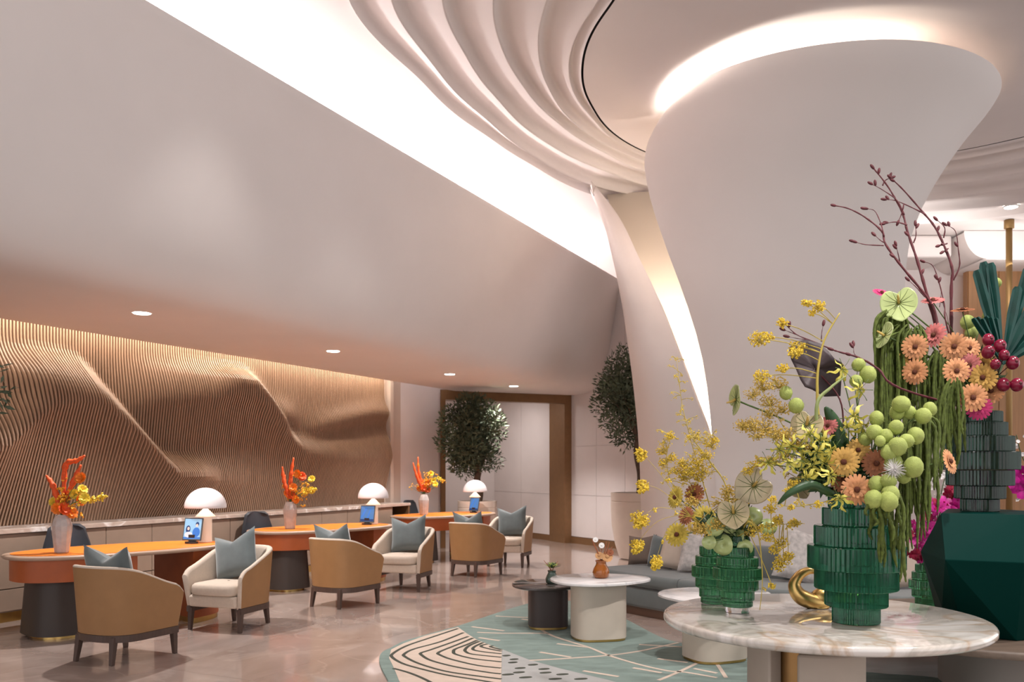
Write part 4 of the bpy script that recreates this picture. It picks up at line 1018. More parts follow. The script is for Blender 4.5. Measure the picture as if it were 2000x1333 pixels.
def spray(path, Y, base, lab, group, clusters=(), fuzz=0, mb=M_YEL, ms=M_YSTEM, r=.004, dot=.006, spread=.03, dens=26, Y2=None):
    """path in photograph rows and columns from the tip inwards; clusters are (u, v, radius) blossom heads on side twigs"""
    t = thing('blossom_spray', lab, 'flower spray', base, 0, group)
    ys = np.linspace(Y if Y2 is None else Y2, Y, len(path))
    pp = [P(u, v, y_) for (u, v), y_ in zip(path, ys)]+[Vector(base)]
    main = spline(pp, 6); tubes = [tube(main, list(np.linspace(r*.45, r*1.25, len(main))), 5)]
    pts = []
    nmain = max(4, int(len(main)*.8))
    for k in range(fuzz):
        i = rng.randrange(0, nmain); p = main[i]; e = p+Vector((rng.gauss(0, 1), rng.gauss(0, .6), rng.uniform(-.6, .9))).normalized()*spread*rng.uniform(.5, 1.5)
        tubes.append(tube(spline([p, p.lerp(e, .5)+Vector((0, 0, .008)), e], 3), [.0024]*7, 3, False))
        for q in range(rng.randint(4, 8)): pts.append(p.lerp(e, rng.uniform(.5, 1.05))+Vector((rng.gauss(0, 1), rng.gauss(0, 1), rng.gauss(0, 1)))*.006)
    for (u, v, rad) in clusters:
        rad *= 1.2; c = P(u, v, Y+rng.uniform(-.06, .06)); near = min(main, key=lambda q: (q-c).length)
        tubes.append(tube(spline([near, near.lerp(c, .55)+Vector((0, 0, .012)), c], 5), [.0026]*11, 4, False))
        for k in range(int(2.3*dens*rad/.03)):
            d = Vector((rng.gauss(0, 1), rng.gauss(0, 1), rng.gauss(0, 1))); d = d.normalized()*rad*rng.uniform(.2, 1)**.6; d.z *= .75
            pts.append(c+d)
            if k % 3 == 0: tubes.append(tube([c-Vector((0, 0, rad*.4)), c+d], [.0013, .0013], 3, False))
    mk('stem', join(*tubes), ms, t, world=True)
    o = mk('blossoms', bits(pts, dot), mb, t, False, True); o['kind'] = 'stuff'
def lily(u, v, Y, base, lab, group='gloriosa lilies', r=.078):
    pos = P(u, v, Y); t = thing('gloriosa_lily', lab, 'flower', base, 0, group); nrm = facing(pos, rng.uniform(-.9, .9), rng.uniform(-.6, .5)); m4 = Matrix.Translation(pos) @ frame(nrm)
    mk('stem', stem_to(base, pos-nrm*.01, .003), M_STEM, t, world=True)
    V, Fc = [], []
    for k in range(6):
        a = 2*math.pi*k/6+rng.uniform(-.2, .2); ca, sa_ = math.cos(a), math.sin(a); i0 = len(V); cur = rng.uniform(.6, 1.3)
        for j in range(8):
            f_ = j/7; x = r*(1.05*f_-.25*f_*f_*cur); z = r*(-.25*f_+1.15*f_*f_*cur); w = .0085*math.sin(math.pi*(.12+.8*f_)); wob = .007*math.sin(9*f_+k)
            for sgn in (-1, 1): V.append(tuple(m4 @ Vector((x*ca-(sgn*w+wob)*sa_, x*sa_+(sgn*w+wob)*ca, -z*.6+.004*sgn))))
        for j in range(7): b = i0+2*j; Fc.append((b, b+1, b+3, b+2))
    mk('petals', (V, Fc), M_LILY, t, world=True)
    mk('stamens', join(*[tube([m4 @ Vector((0, 0, 0)), m4 @ Vector((r*.5*math.cos(a), r*.5*math.sin(a), r*.3)), m4 @ Vector((r*.8*math.cos(a), r*.8*math.sin(a), r*.35))], [.0016, .0014, .0022], 4) for a in np.linspace(0, 5.2, 6)]), M_STEM, t, world=True)
B1 = (1.83, 4.63, z1-.02); B2 = (1.285, 4.96, z2-.02); B3 = (1.235, 5.29, z3-.02); B4 = (3.02, 5.62, z4-.02); B5 = (3.12, 6.52, z5-.02); B6 = (3.95, 6.15, z6-.02)
def near_(b): return (b[0]+rng.uniform(-.05, .05), b[1]+rng.uniform(-.05, .05), b[2])
# ---- zinnias
GZ = 'zinnias in the smoky vase'; LZ = 'peach orange zinnia in the bouquet of the smoky vase'
for (u, v, Y, m, r) in [(1787, 678, 5.28, M_ZO, .068), (1779, 703, 5.34, M_ZY, .066), (1787, 727, 5.24, M_ZO, .068), (1863, 677, 5.25, M_ZO, .074), (1868, 725, 5.2, M_ZO, .070), (1920, 738, 5.2, M_ZY, .074), (1900, 777, 5.12, M_ZO, .074), (1936, 764, 5.22, M_ZO, .068), (1918, 712, 5.3, M_ZY, .062)]:
    zinnia(u, v, Y, near_(B4), m, r, lab=LZ, group=GZ)
for (u, v, Y, m, r, yw, pt, lb) in [(1824, 655, 5.35, M_ZP, .070, -.5, .4, 'pink zinnia beside the maroon branches'), (1893, 714, 5.25, M_ZP, .064, .3, .1, 'pink zinnia between the orange ones in the smoky vase'), (1893, 680, 5.3, M_ZO, .062, .5, .3, 'pale orange zinnia turned towards the palm blades'), (1912, 797, 5.18, M_ZM, .066, .2, -.1, 'magenta zinnia tucked under an orange one at the rim of the smoky vase'), (1822, 587, 5.5, M_ZP, .062, 0, 2.2, 'pink zinnia opening upward before the maroon branches'), (1880, 606, 5.5, M_ZB, .062, 0, 3.5, 'rust zinnia opening upward on a bare stem'), (1722, 572, 5.5, M_ZM, .05, .6, 1.5, 'dark crimson zinnia above the pale anthurium'), (1855, 902, 4.75, M_ZO, .062, 1.15, .3, 'orange zinnia on a long stem turned sideways')]:
    zinnia(u, v, Y, near_(B4 if u != 1855 else B1), m, r, yw, pt, lb, 'single zinnias')
LZ1 = 'golden orange zinnia in the bouquet of the large green vase'; GZ1 = 'zinnias in the large green vase'
for (u, v, Y, m, r) in [(1648, 903, 4.42, M_ZY, .068), (1673, 957, 4.38, M_ZO, .070), (1676, 880, 4.5, M_ZY, .056)]: zinnia(u, v, Y, near_(B1), m, r, lab=LZ1, group=GZ1)
for (u, v, Y, m, r, lb) in [(1712, 906, 4.44, M_ZB, .064, 'rust zinnia beside the green pods'), (1648, 938, 4.5, M_ZB, .062, 'brown zinnia half hidden behind a golden one'), (1617, 832, 4.6, M_ZP, .045, 'small coral zinnia among the yellow lilies')]: zinnia(u, v, Y, near_(B1), m, r, lab=lb, group='single zinnias')
for (u, v, Y, m, r, yw, lb) in [(1319, 972, 5.15, M_ZG, .06, -.9, 'olive yellow zinnia seen from the side in the small green vase'), (1322, 1045, 5.0, M_ZG, .062, -.35, 'olive yellow zinnia hanging low over the small vases'), (1356, 966, 5.2, M_ZB, .058, -.5, 'rust zinnia high in the small green vase'), (1340, 1008, 5.1, M_ZB, .05, -.7, 'rust zinnia between the olive ones'), (1376, 1012, 5.15, M_ZG, .066, .2, 'olive yellow zinnia facing up in the small vase')]:
    zinnia(u, v, Y, near_(B3), m, r, yw, .2, lb, 'single zinnias')
# ---- anthuriums
for a in [(1755, 590, 5.35, B4, M_ANTH, .108, .0, .35, .15, 'pale green anthurium bloom at the top of the hanging amaranth'),
          (1727, 655, 5.3, B4, M_ANTH, .085, -1.0, .5, .9, 'pale anthurium bloom seen edge-on below the top one'),
          (1577, 828, 4.6, B1, M_ANTHP, .085, -.1, .5, -.3, 'veined blush anthurium bloom amid the yellow lilies'),
          (1474, 948, 4.85, B2, M_ANTHP, .105, -.1, .1, -.9, 'large blush and green anthurium bloom above the small vases'),
          (1432, 1000, 4.82, B2, M_ANTHP, .088, .0, .35, .1, 'cream anthurium bloom low over the small vases'),
          (1437, 783, 4.7, B1, M_ANTH, .085, -1.25, .1, 2.3, 'green anthurium bloom pointing sideways on a long stem'),
          (1560, 945, 4.75, B1, M_ANTHP, .075, .5, -.1, .5, 'tan anthurium bloom beside the long dark leaf')]:
    anthurium(a[0], a[1], a[2], near_(a[3]), *a[4:])
# ---- round green leaves low over the small vases
for k, (u, v, r) in enumerate([(1395, 1030, .055), (1412, 1065, .06), (1440, 1045, .05), (1470, 1010, .055), (1425, 1025, .05), (1500, 1030, .05), (1385, 1060, .04), (1455, 1070, .045)]):
    pos = P(u, v, 4.86+.03*(k % 3)); nrm = facing(pos, rng.uniform(-.6, .6), rng.uniform(-.3, .3)); b = near_(B2)
    t = thing('round_leaf', 'round light green leaf hanging over the small green vases', 'leaf', b, 0, 'round leaves over the small vases'); m4 = Matrix.Translation(pos) @ frame(nrm)
    mk('blade', solid(grid([[tuple(m4 @ Vector((r*f_*math.cos(a), r*f_*math.sin(a), .012*f_*f_*math.cos(2*a)))) for a in np.linspace(0, 2*math.pi, 21)[:-1]] for f_ in (.02, .5, 1)], True), .0015), M_ANTH, t, world=True)
    mk('stalk', stem_to(b, pos, .003), M_STEM, t, world=True)
# ---- balloon plant pods
pods([(1760, 790, 4.45, .046), (1752, 806, 4.5, .038), (1776, 806, 4.5, .034), (1803, 813, 4.45, .040), (1816, 800, 4.5, .034), (1788, 852, 4.42, .042), (1770, 862, 4.38, .038)], near_(B1), 'balloon plant stem with the topmost cluster of green pods')
pods([(1750, 835, 4.4, .036), (1712, 818, 4.46, .036), (1708, 845, 4.42, .042), (1730, 852, 4.4, .036), (1719, 862, 4.36, .026), (1753, 873, 4.34, .046), (1690, 858, 4.5, .034), (1736, 884, 4.36, .040)], near_(B1), 'balloon plant stem with green pods above the rust zinnia')
pods([(1784, 913, 4.36, .048), (1745, 905, 4.4, .044), (1765, 932, 4.42, .034), (1712, 946, 4.36, .040), (1735, 940, 4.32, .040), (1739, 966, 4.3, .044), (1706, 976, 4.3, .044), (1735, 980, 4.28, .046)], near_(B1), 'balloon plant stem with green pods drooping over the vase rim')
pods([(1677, 713, 4.7, .036), (1695, 732, 4.68, .044), (1672, 745, 4.66, .034)], near_(B1), 'balloon plant stem with three pods beside the dark leaf')
pods([(1535, 768, 4.6, .034), (1555, 793, 4.58, .040)], near_(B1), 'balloon plant stem with two pods leaning out towards the lit column slit')
pods([(1945, 553, 5.75, .036), (1890, 630, 5.7, .046), (1936, 616, 5.72, .052), (1897, 650, 5.7, .04)], near_(B4), 'balloon plant stem half hidden behind the palm fan')
t = thing('seed_tuft', 'fluffy white seed tuft between the green pods', 'seed tuft', B1); c_ = P(1746, 918, 4.3)
o = mk('fluff', join(*[tube([c_, c_+Vector((rng.gauss(0, 1), rng.gauss(0, .6), rng.gauss(0, 1))).normalized()*rng.uniform(.03, .06)], [.0016, .0006], 3, False) for _ in range(160)]), M_WHT, t, world=True); o['kind'] = 'stuff'
mk('stem', stem_to(B1, c_, .003), M_STEM, t, world=True)
# ---- gloriosa lilies
for (u, v, Y) in [(1645, 723, 4.55), (1678, 762, 4.5), (1668, 815, 4.45), (1655, 836, 4.45), (1602, 862, 4.45), (1596, 884, 4.42), (1522, 880, 4.55), (1566, 900, 4.5), (1622, 930, 4.4), (1640, 975, 4.38), (1580, 850, 4.5), (1500, 905, 4.6), (1610, 905, 4.45), (1545, 872, 4.5), (1585, 915, 4.5), (1560, 880, 4.55), (1540, 905, 4.5), (1625, 880, 4.45), (1575, 935, 4.45), (1685, 835, 4.48)]:
    lily(u, v, Y, near_(B1), 'spidery yellow gloriosa lily in the large green vase')
# ---- yellow sprays of the large vase
GS = 'yellow blossom sprays'
spray([(1640, 612), (1612, 660), (1600, 705), (1596, 760), (1606, 840)], 4.6, near_(B1), 'thick yellow stem rising past the dark purple leaf', GS, [(1600, 598, .035), (1575, 592, .025), (1585, 612, .02), (1482, 662, .05), (1500, 658, .03), (1527, 632, .03), (1558, 680, .045), (1552, 690, .035), (1528, 720, .03), (1487, 735, .04)], 0, r=.0085, dot=.0065)
spray([(1475, 740), (1510, 800), (1560, 870)], 4.65, near_(B1), 'golden umbel spray leaning left below the purple leaf', GS, [(1490, 752, .05), (1520, 750, .05), (1470, 770, .045), (1505, 785, .055), (1530, 800, .04), (1500, 808, .045)], 10, M_YEL2, r=.003, dot=.005)
spray([(1445, 832), (1500, 850), (1560, 900)], 4.62, near_(B1), 'dense golden umbel spray reaching furthest over the small vases', GS, [(1450, 832, .045), (1470, 828, .05), (1495, 835, .055), (1515, 848, .055), (1480, 848, .045), (1535, 850, .05), (1550, 865, .05), (1570, 870, .045)], 14, M_YEL2, r=.003, dot=.0052)
spray([(1465, 915), (1500, 900), (1570, 940)], 4.7, near_(B1), 'fine yellow spray curving between the two bouquets', GS, [(1480, 905, .035), (1505, 900, .035), (1530, 890, .035), (1460, 920, .03)], 20, r=.0025, dot=.005)
spray([(1500, 978), (1540, 990), (1590, 985), (1640, 975)], 4.45, near_(B1), 'thin yellow tendril trailing under the large bouquet', GS, [(1510, 975, .02), (1545, 992, .02), (1600, 985, .025), (1550, 945, .035), (1540, 960, .03)], 14, r=.003, dot=.005)
# ---- yellow sprays of the small vases
GS2 = 'fine yellow sprays in the small vases'
spray([(1321, 702), (1326, 740), (1332, 790), (1344, 840), (1356, 885), (1378, 960)], 5.2, near_(B3), 'tall thin yellow spray rising straight over the small vases', GS2, [], 46, r=.003, dot=.0045, spread=.05)
spray([(1392, 850), (1372, 862), (1352, 855), (1385, 900), (1420, 955)], 5.1, near_(B2), 'yellow spray with a dotted fringe before the column slit', GS2, [(1390, 868, .04), (1378, 890, .045), (1365, 905, .04), (1396, 860, .025)], 36, r=.0042, dot=.0048, spread=.05)
spray([(1305, 850), (1302, 890), (1310, 940), (1350, 1000)], 5.2, near_(B3), 'yellow spray with hooked tips left of the tall one', GS2, [(1308, 852, .03), (1293, 880, .035), (1312, 895, .03), (1296, 905, .03), (1320, 920, .03)], 46, r=.0028, dot=.005, spread=.055)
spray([(1350, 895), (1345, 930), (1360, 980)], 5.2, near_(B3), 'short frothy yellow spray over the rust zinnia', GS2, [(1350, 920, .045), (1335, 930, .045), (1365, 935, .04), (1330, 905, .04), (1372, 920, .04)], 50, r=.0025, dot=.005, spread=.05)
for (u, v, lb, r_) in [(1252, 884, 'highest yellow cluster hanging out over the sofa end', .032), (1254, 946, 'yellow cluster hanging before the stone planter', .032), (1250, 1012, 'largest yellow cluster hanging before the brown sofa cushion', .05), (1243, 1064, 'yellow cluster hanging lowest before the brown sofa cushion', .035), (1281, 1095, 'yellow cluster hanging before the cream sofa cushion', .035)]:
    spray([(u, v), ((u+1330)/2, (v+1000)/2-14), (1350, 1010)], 4.95, near_(B3), lb, GS2, [(u, v, r_), (u+3, v+8, r_*.8), (u-2, v+14, r_*.6)], 3, r=.0022, dot=.0075)
spray([(1484, 1192), (1489, 1140), (1487, 1090), (1480, 1040), (1460, 1020)], 4.78, near_(B2), 'yellow stem hanging straight down over the small vase', GS2, [], 6, r=.0045, dot=.005)
spray([(1560, 1020), (1530, 1025), (1480, 1030)], 4.8, near_(B2), 'yellow spray spreading right between the vases', GS2, [(1552, 1022, .03), (1518, 1015, .03), (1505, 995, .035), (1525, 1060, .04), (1515, 1075, .035), (1530, 1095, .045), (1520, 1108, .035), (1508, 1145, .02), (1540, 1085, .03), (1500, 1050, .03)], 30, r=.0025, dot=.0055, spread=.05)
spray([(1408, 985), (1430, 975), (1450, 1000)], 4.9, near_(B2), 'dense yellow froth in the middle of the small vases', GS2, [(1400, 1025, .045), (1375, 1035, .045), (1355, 1032, .04), (1450, 985, .04), (1465, 1040, .035), (1350, 980, .035), (1420, 960, .04)], 30, M_YEL2, r=.0025, dot=.006, spread=.05)
# ---- hanging amaranth
def amaranth(tops, base, lab, bottoms, Y, n):
    t = thing('hanging_amaranth', lab, 'flower', base, 0, 'hanging green amaranth')
    hub = P(tops[0], tops[1], Y); mk('stem', tube(spline([base, Vector(base).lerp(hub, .6)+Vector((0, 0, .06)), hub], 6), .006, 6), M_STEM, t, world=True)
    for k in range(n):
        f_ = (k+.5)/n; u = bottoms[0]+(bottoms[1]-bottoms[0])*f_+rng.uniform(-4, 4); vb = bottoms[2]+(bottoms[3]-bottoms[2])*f_+rng.uniform(-90, 25); y_ = Y+rng.uniform(-.09, .09)
        ub = u+rng.uniform(-6, 6); st = P(tops[0]+(u-tops[0])*.5, tops[1]+rng.uniform(-8, 10), y_)
        tp = P(u, tops[1]+abs(u-tops[0])*.25+rng.uniform(5, 30), y_); bt = P(ub, vb, y_); path = spline([st, tp, tp.lerp(bt, .4)+Vector((rng.gauss(0, .006), 0, 0)), tp.lerp(bt, .75)+Vector((rng.gauss(0, .008), 0, 0)), bt], 6)
        rr = [max(.0025, (.0088+.0022*math.sin(i*2.9+k))*min(1, .5+i*.12)*min(1, (len(path)-i)*.16+.15)) for i in range(len(path))]
        mk('tassel', tube(path, rr, 6), M_AMAR, t, world=True)
amaranth((1755, 612), near_(B4), 'green amaranth with the highest long straight tassels', (1706, 1775, 900, 800), 5.42, 34)
amaranth((1790, 640), near_(B4), 'green amaranth hanging below the pale anthurium', (1715, 1812, 960, 850), 5.36, 30)
amaranth((1835, 690), near_(B4), 'green amaranth hanging beside the orange zinnias', (1806, 1852, 900, 860), 5.36, 20)
amaranth((1868, 745), near_(B4), 'green amaranth trailing over the dark glass rings', (1838, 1880, 930, 880), 5.2, 20)
amaranth((1800, 815), near_(B1), 'dense green amaranth curtain behind the pods', (1760, 1832, 1080, 1010), 4.72, 34)
amaranth((1735, 960), near_(B1), 'green amaranth falling over the big vase', (1692, 1768, 1060, 1130), 4.36, 24)
# ---- maroon magnolia branches
def branch(paths, Y, base, lab, rad=.011):
    t = thing('magnolia_branch', lab, 'branch', base, 0, 'maroon magnolia branches'); tubes, buds = [], []
    for j, pth in enumerate(paths):
        pp = [P(u, v, Y+.02*math.sin(i+j)) for i, (u, v) in enumerate(pth)]
        if j == 0: pp.append(Vector(base))
        s_ = spline(pp, 5); r1 = rad if j == 0 else rad*.42
        tubes.append(tube(s_, [r1*(.28+.72*i/len(s_))*(1+.18*math.sin(i*1.9)) for i in range(len(s_))], 7))
        d = (pp[0]-pp[1]).normalized(); buds.append((pp[0]+d*.012, d))
        for i in range(2, max(3, int(len(s_)*.6)), 7):
            if rng.random() < .55:
                d2 = ((s_[i-1]-s_[i]).normalized()+Vector((rng.choice([-1, 1])*.8, 0, .25))).normalized(); buds.append((s_[i]+d2*.02, d2))
    mk('wood', join(*tubes), M_MAROON, t, world=True)
    for p, d in buds:
        mk('bud', xf(ball((0, 0, 0), .0095, 8, 6, (1, 1, 2.2)), Matrix.Translation(p) @ frame(d)), M_MAROON, t, world=True)
branch([[(1706, 329), (1735, 366), (1762, 415), (1772, 452), (1790, 505), (1806, 560), (1826, 630), (1846, 700)], [(1703, 360), (1725, 372), (1752, 392), (1766, 420)], [(1728, 437), (1750, 434), (1772, 440)], [(1755, 432), (1762, 415), (1765, 400)], [(1788, 440), (1789, 460), (1784, 475)]], 5.5, near_(B4), 'tallest maroon branch with pointed buds', .013)
branch([[(1740, 348), (1765, 372), (1800, 412), (1826, 444), (1848, 490), (1860, 528), (1858, 560), (1858, 640), (1860, 740)], [(1740, 348), (1730, 352), (1724, 362)], [(1730, 390), (1752, 393), (1790, 410), (1808, 420)], [(1848, 440), (1866, 452), (1872, 490), (1874, 520), (1862, 548)], [(1830, 430), (1845, 445), (1843, 465)], [(1835, 480), (1850, 476)], [(1842, 492), (1852, 486)]], 5.58, near_(B4), 'curving maroon branch with a bud crown beside the pale wall', .013)
branch([[(1631, 402), (1658, 408), (1690, 425), (1722, 452), (1730, 478), (1762, 522), (1800, 568), (1826, 610), (1842, 690)], [(1690, 408), (1708, 412), (1720, 436), (1727, 462)], [(1668, 472), (1690, 478), (1726, 480)], [(1709, 460), (1720, 470), (1727, 474)], [(1775, 548), (1790, 562), (1806, 580)], [(1750, 480), (1755, 500), (1758, 515)]], 5.45, near_(B4), 'maroon branch reaching out sideways over the white column', .011)
branch([[(1805, 512), (1822, 520), (1835, 555), (1845, 600), (1850, 640)], [(1830, 545), (1838, 570), (1835, 600)], [(1840, 590), (1850, 620), (1856, 650)]], 5.5, near_(B4), 'short maroon twig between the tall branches', .006)
branch([[(1534, 634), (1556, 654), (1590, 668), (1625, 683), (1640, 688), (1680, 700), (1716, 722), (1760, 760)], [(1532, 645), (1545, 650), (1556, 654)], [(1540, 658), (1560, 662), (1580, 664)], [(1667, 675), (1668, 690), (1674, 698)], [(1608, 635), (1605, 650), (1604, 668)]], 5.1, near_(B4), 'thin maroon branch crossing behind the dark purple leaf', .008)
# ---- dark purple leaf
ol = [(700, 640), (760, 575), (900, 545), (1050, 590), (1150, 680), (1220, 760), (1300, 800), (1312, 850), (1290, 1000), (1280, 1180), (1100, 1190), (960, 1110), (880, 1080), (830, 1000), (780, 880), (725, 770)]
ol = [(1420+x/5.796, 570+y/5.796) for x, y in ol]; cu_, cv_ = 1592, 722
t = thing('dried_leaf', 'large dark purple dried leaf behind the yellow stem', 'leaf', B1)
rows = []
for f_ in (.03, .3, .6, .85, 1.0):
    rows.append([P(cu_+(u-cu_)*f_, cv_+(v-cv_)*f_, 4.82+.05*f_*math.sin(i*.9)+.03*math.sin(i*2.1)*f_) for i, (u, v) in enumerate(ol)])
mk('blade', solid(grid(rows, True), .006), M_DKLEAF, t, world=True)
mk('stalk', tube(spline([B1, P(1650, 860, 4.75), P(1640, 780, 4.82), P(1592, 722, 4.83)], 6), .005, 6), M_MAROON, t, world=True)
# ---- long dark green leaves of the large vase
def blade(path, w, m, name, lab, cat, base, group, th=.003):
    t = thing(name, lab, cat, base, 0, group); pp = spline([Vector(p) for p in path]+[Vector(base)], 7); rows = []
    for i, p in enumerate(pp):
        f_ = i/(len(pp)-1); tg = (pp[min(i+1, len(pp)-1)]-pp[max(i-1, 0)]).normalized(); sd = tg.cross((CAMP-p).normalized()).normalized(); ww = w*math.sin(math.pi*min(.95, .03+.92*f_))**.8
        up = sd.cross(tg)*.15*ww
        rows.append([p-sd*ww, p+up, p+sd*ww])
    mk('blade', solid(grid(rows), th), m, t, world=True); return t
blade([P(1520, 985, 4.42), P(1545, 962, 4.38), P(1585, 948, 4.4), P(1625, 965, 4.45)], .022, M_LEAFD, 'long_leaf', 'arching dark green leaf over the rim of the large vase', 'leaf', near_(B1), 'long leaves')
blade([P(1612, 795, 4.6), P(1630, 830, 4.6), P(1650, 900, 4.6)], .04, M_LEAFD, 'long_leaf', 'upright blue-green leaf beside the coral zinnia', 'leaf', near_(B1), 'long leaves')
blade([P(1652, 735, 4.52), P(1622, 758, 4.54), P(1596, 790, 4.57), P(1605, 860, 4.6)], .009, M_ANTH, 'long_leaf', 'pale yellow-green leaf crossing the thick yellow stem', 'leaf', near_(B1), 'long leaves')
# foliage mass at the mouths of the vases
for base, cen, rad, nl, lab in [(B1, P(1635, 915, 4.62), (.16, .12, .12), 620, 'dense green foliage packed into the mouth of the large vase'), (B2, P(1425, 1030, 5.0), (.13, .13, .06), 260, 'green foliage packed into the mouths of the small vases'), (B4, P(1880, 735, 5.55), (.19, .12, .17), 700, 'dense dark foliage packed into the mouth of the smoky vase')]:
    t = thing('filler_foliage', lab, 'foliage', base, 0, 'filler foliage'); lf = mk('leaves', leaf_cloud([(cen, rad)], nl, .075, rng), M_LEAFD, t, False, True); lf['kind'] = 'stuff'
    mk('stems', join(*[tube([base, tuple(Vector(cen)+Vector((rng.gauss(0, 1)*rad[0], rng.gauss(0, .5)*rad[1], rng.uniform(-.5, .8)*rad[2])))], [.004, .002], 5) for k in range(14)]), M_STEMD, t, world=True)
# ---- palm fan blades
t = thing('palm_fan', 'dark green pleated palm fan behind the crimson fruits', 'palm leaf', B4)
hub = P(1958, 712, 5.42)
for (u, v, Y, w) in [(1907, 528, 5.42, .030), (1920, 512, 5.45, .030), (1934, 514, 5.42, .030), (1900, 622, 5.36, .016), (1908, 620, 5.38, .016), (1917, 623, 5.36, .016), (1925, 618, 5.38, .016), (1934, 620, 5.36, .016), (1944, 622, 5.38, .018), (1988, 560, 5.4, .030), (2010, 520, 5.42, .032), (2014, 600, 5.36, .034), (2016, 640, 5.4, .034), (2018, 670, 5.36, .03)]:
    tip = P(u, v, Y); d = (hub-tip).normalized(); sd = d.cross((CAMP-tip).normalized()).normalized(); rows = []
    for f_, ww in ((0, .55), (.04, .9), (.35, 1), (.7, .6), (1, .2)):
        c = tip.lerp(hub, f_); rows.append([c-sd*w*ww, c-sd*w*ww*.33+Vector((0, -.008*ww, 0)), c+sd*w*ww*.33+Vector((0, .008*ww, 0)), c+sd*w*ww])
    mk('blade', solid(grid(rows), .003), M_PALM, t, False, True)
mk('stalk', tube([hub, Vector(B4)], .009, 6), M_STEMD, t, world=True)
# ---- crimson fruits
t = thing('fruit_stem', 'stem of glossy crimson fruits beside the palm fan', 'fruit stem', B4); fs = [(1930, 664, 5.2, .034), (1930, 688, 5.16, .037), (1953, 676, 5.18, .036), (1961, 694, 5.14, .030), (1944, 712, 5.14, .029), (1978, 709, 5.14, .037), (1960, 752, 5.16, .037), (1986, 752, 5.14, .037)]
h = P(1948, 735, 5.35); mk('stem', join(tube([B4, h], .006, 6), *[tube([h, P(u, v, Y)], .003, 5) for u, v, Y, r in fs]), M_MAROON, t, world=True)
for u, v, Y, r in fs:
    f_ = mk('fruit', xf(ball((0, 0, 0), r, 16, 12, (1, 1, 1.12)), Matrix.Translation(P(u, v, Y)) @ Matrix.Rotation(rng.uniform(-.7, .7), 4, 'X')), M_BERRY, t, world=True)
    mk('crown', xf(lathe([(r*.3, 0), (r*.2, r*.25)], 8), Matrix.Translation(P(u, v, Y)-Vector(B4)) @ frame(facing(P(u, v, Y), .6, .3)) @ Matrix.Translation((0, 0, r*.9))), M_MAROON, f_)
# ---- magenta flowers in the vase behind the pedestal
def blossom(pos, r, m, t):
    m4 = Matrix.Translation(pos) @ frame(facing(pos, rng.uniform(-1, 1), rng.uniform(-.5, .8))); mk('blossom', petal_ring(6, r*.08, r, r*.8, r*.35, m4, rng.uniform(0, 1), r*.15, 3), m, t, world=True)
def blossom_stem(path, base, m, lab, r, extra=10, spread=.05, group='magenta blossom stems'):
    t = thing('orchid_stem', lab, 'flower', base, 0, group); pp = spline([P(*q) for q in path]+[Vector(base)], 6); mk('stem', tube(pp, .004, 5), M_STEMD, t, world=True)
    for k in range(extra): p = pp[int(rng.uniform(0, len(pp)*.72))]; blossom(p+Vector((rng.gauss(0, spread), rng.gauss(0, spread*.6), rng.gauss(0, spread*.5))), r*rng.uniform(.7, 1.2), m, t)
blossom_stem([(1848, 990, 6.4), (1835, 1020, 6.4), (1815, 1055, 6.45)], near_(B5), M_MAG, 'magenta blossom stem leaning over the teal pedestal', .055, 18, .06)
blossom_stem([(1800, 1000, 6.4), (1806, 1040, 6.42), (1810, 1070, 6.45)], near_(B5), M_MAG, 'magenta blossom stem between pedestal and amaranth', .05, 16, .06)
blossom_stem([(1750, 1040, 6.4), (1762, 1075, 6.42), (1790, 1090, 6.45)], near_(B5), M_CRIM, 'crimson blossom stem drooping beside the large vase', .042, 14, .035)
blossom_stem([(1862, 955, 6.45), (1848, 975, 6.45), (1830, 1020, 6.45)], near_(B5), M_CRIM, 'dark crimson blossom stem before the smoky vase foot', .05, 14, .05)
blossom_stem([(1845, 935, 6.6), (1838, 965, 6.55), (1825, 1040, 6.5)], near_(B5), M_WHT, 'fine white blossom twig behind the crimson flowers', .018, 40, .055)
blossom_stem([(1993, 925, 6.1), (2010, 960, 6.1), (2060, 1000, 6.12)], near_(B6), M_MAG, 'magenta blossom stem beside the smoky vase at the oak table edge', .07, 12, .05)
blossom_stem([(1985, 850, 6.2), (2000, 900, 6.2), (2050, 980, 6.15)], near_(B6), M_WHT, 'dry white twig above the magenta blossoms', .016, 40, .07)
# ---- desk vases with orange bouquets
M_IRI = mat('iridescent_glass', (.62, .55, .53), .18, noise=.10, nscale=18, trans=.25, coat=.6)
def desk_vase(i, lab):
    x, y = on_desk(i, [-.60, -.52, -.47][i], [.10, .02, 0][i]); vz = thing('flower_vase', lab, 'vase', (x, y, .752), .3*i, 'pale faceted vases on the desks')
    pr = [(.058, .001), (.064, .01), (.074, .10), (.086, .20), (.088, .245), (.072, .30), (.056, .335), (.058, .345)]
    mk('body', lathe(pr, 11, cap=True), M_IRI, vz, False)
    return (x, y, .752+.34)
DV = ['pale faceted glass vase of orange flowers on the first desk', 'pale faceted glass vase of orange flowers on the middle desk', 'pale faceted glass vase of orange flowers on the desk by the portal']
names = ['first', 'middle', 'far']
SP = [[[(-29, -79), (-17, -62), (-6, -30)], [(46, -118), (30, -108), (8, -100), (4, -55)], [(36, -100), (22, -70), (8, -30)]],
      [[(-16, -78), (-13, -50), (-6, -25)], [(8, -98), (3, -66), (0, -30)], [(-12, -60), (-12, -40), (-2, -10)]],
      [[(-26, -78), (-18, -50), (-6, -20)], [(-14, -92), (-12, -55), (-2, -20)], [(-22, -60), (-14, -34), (0, -8)]]]
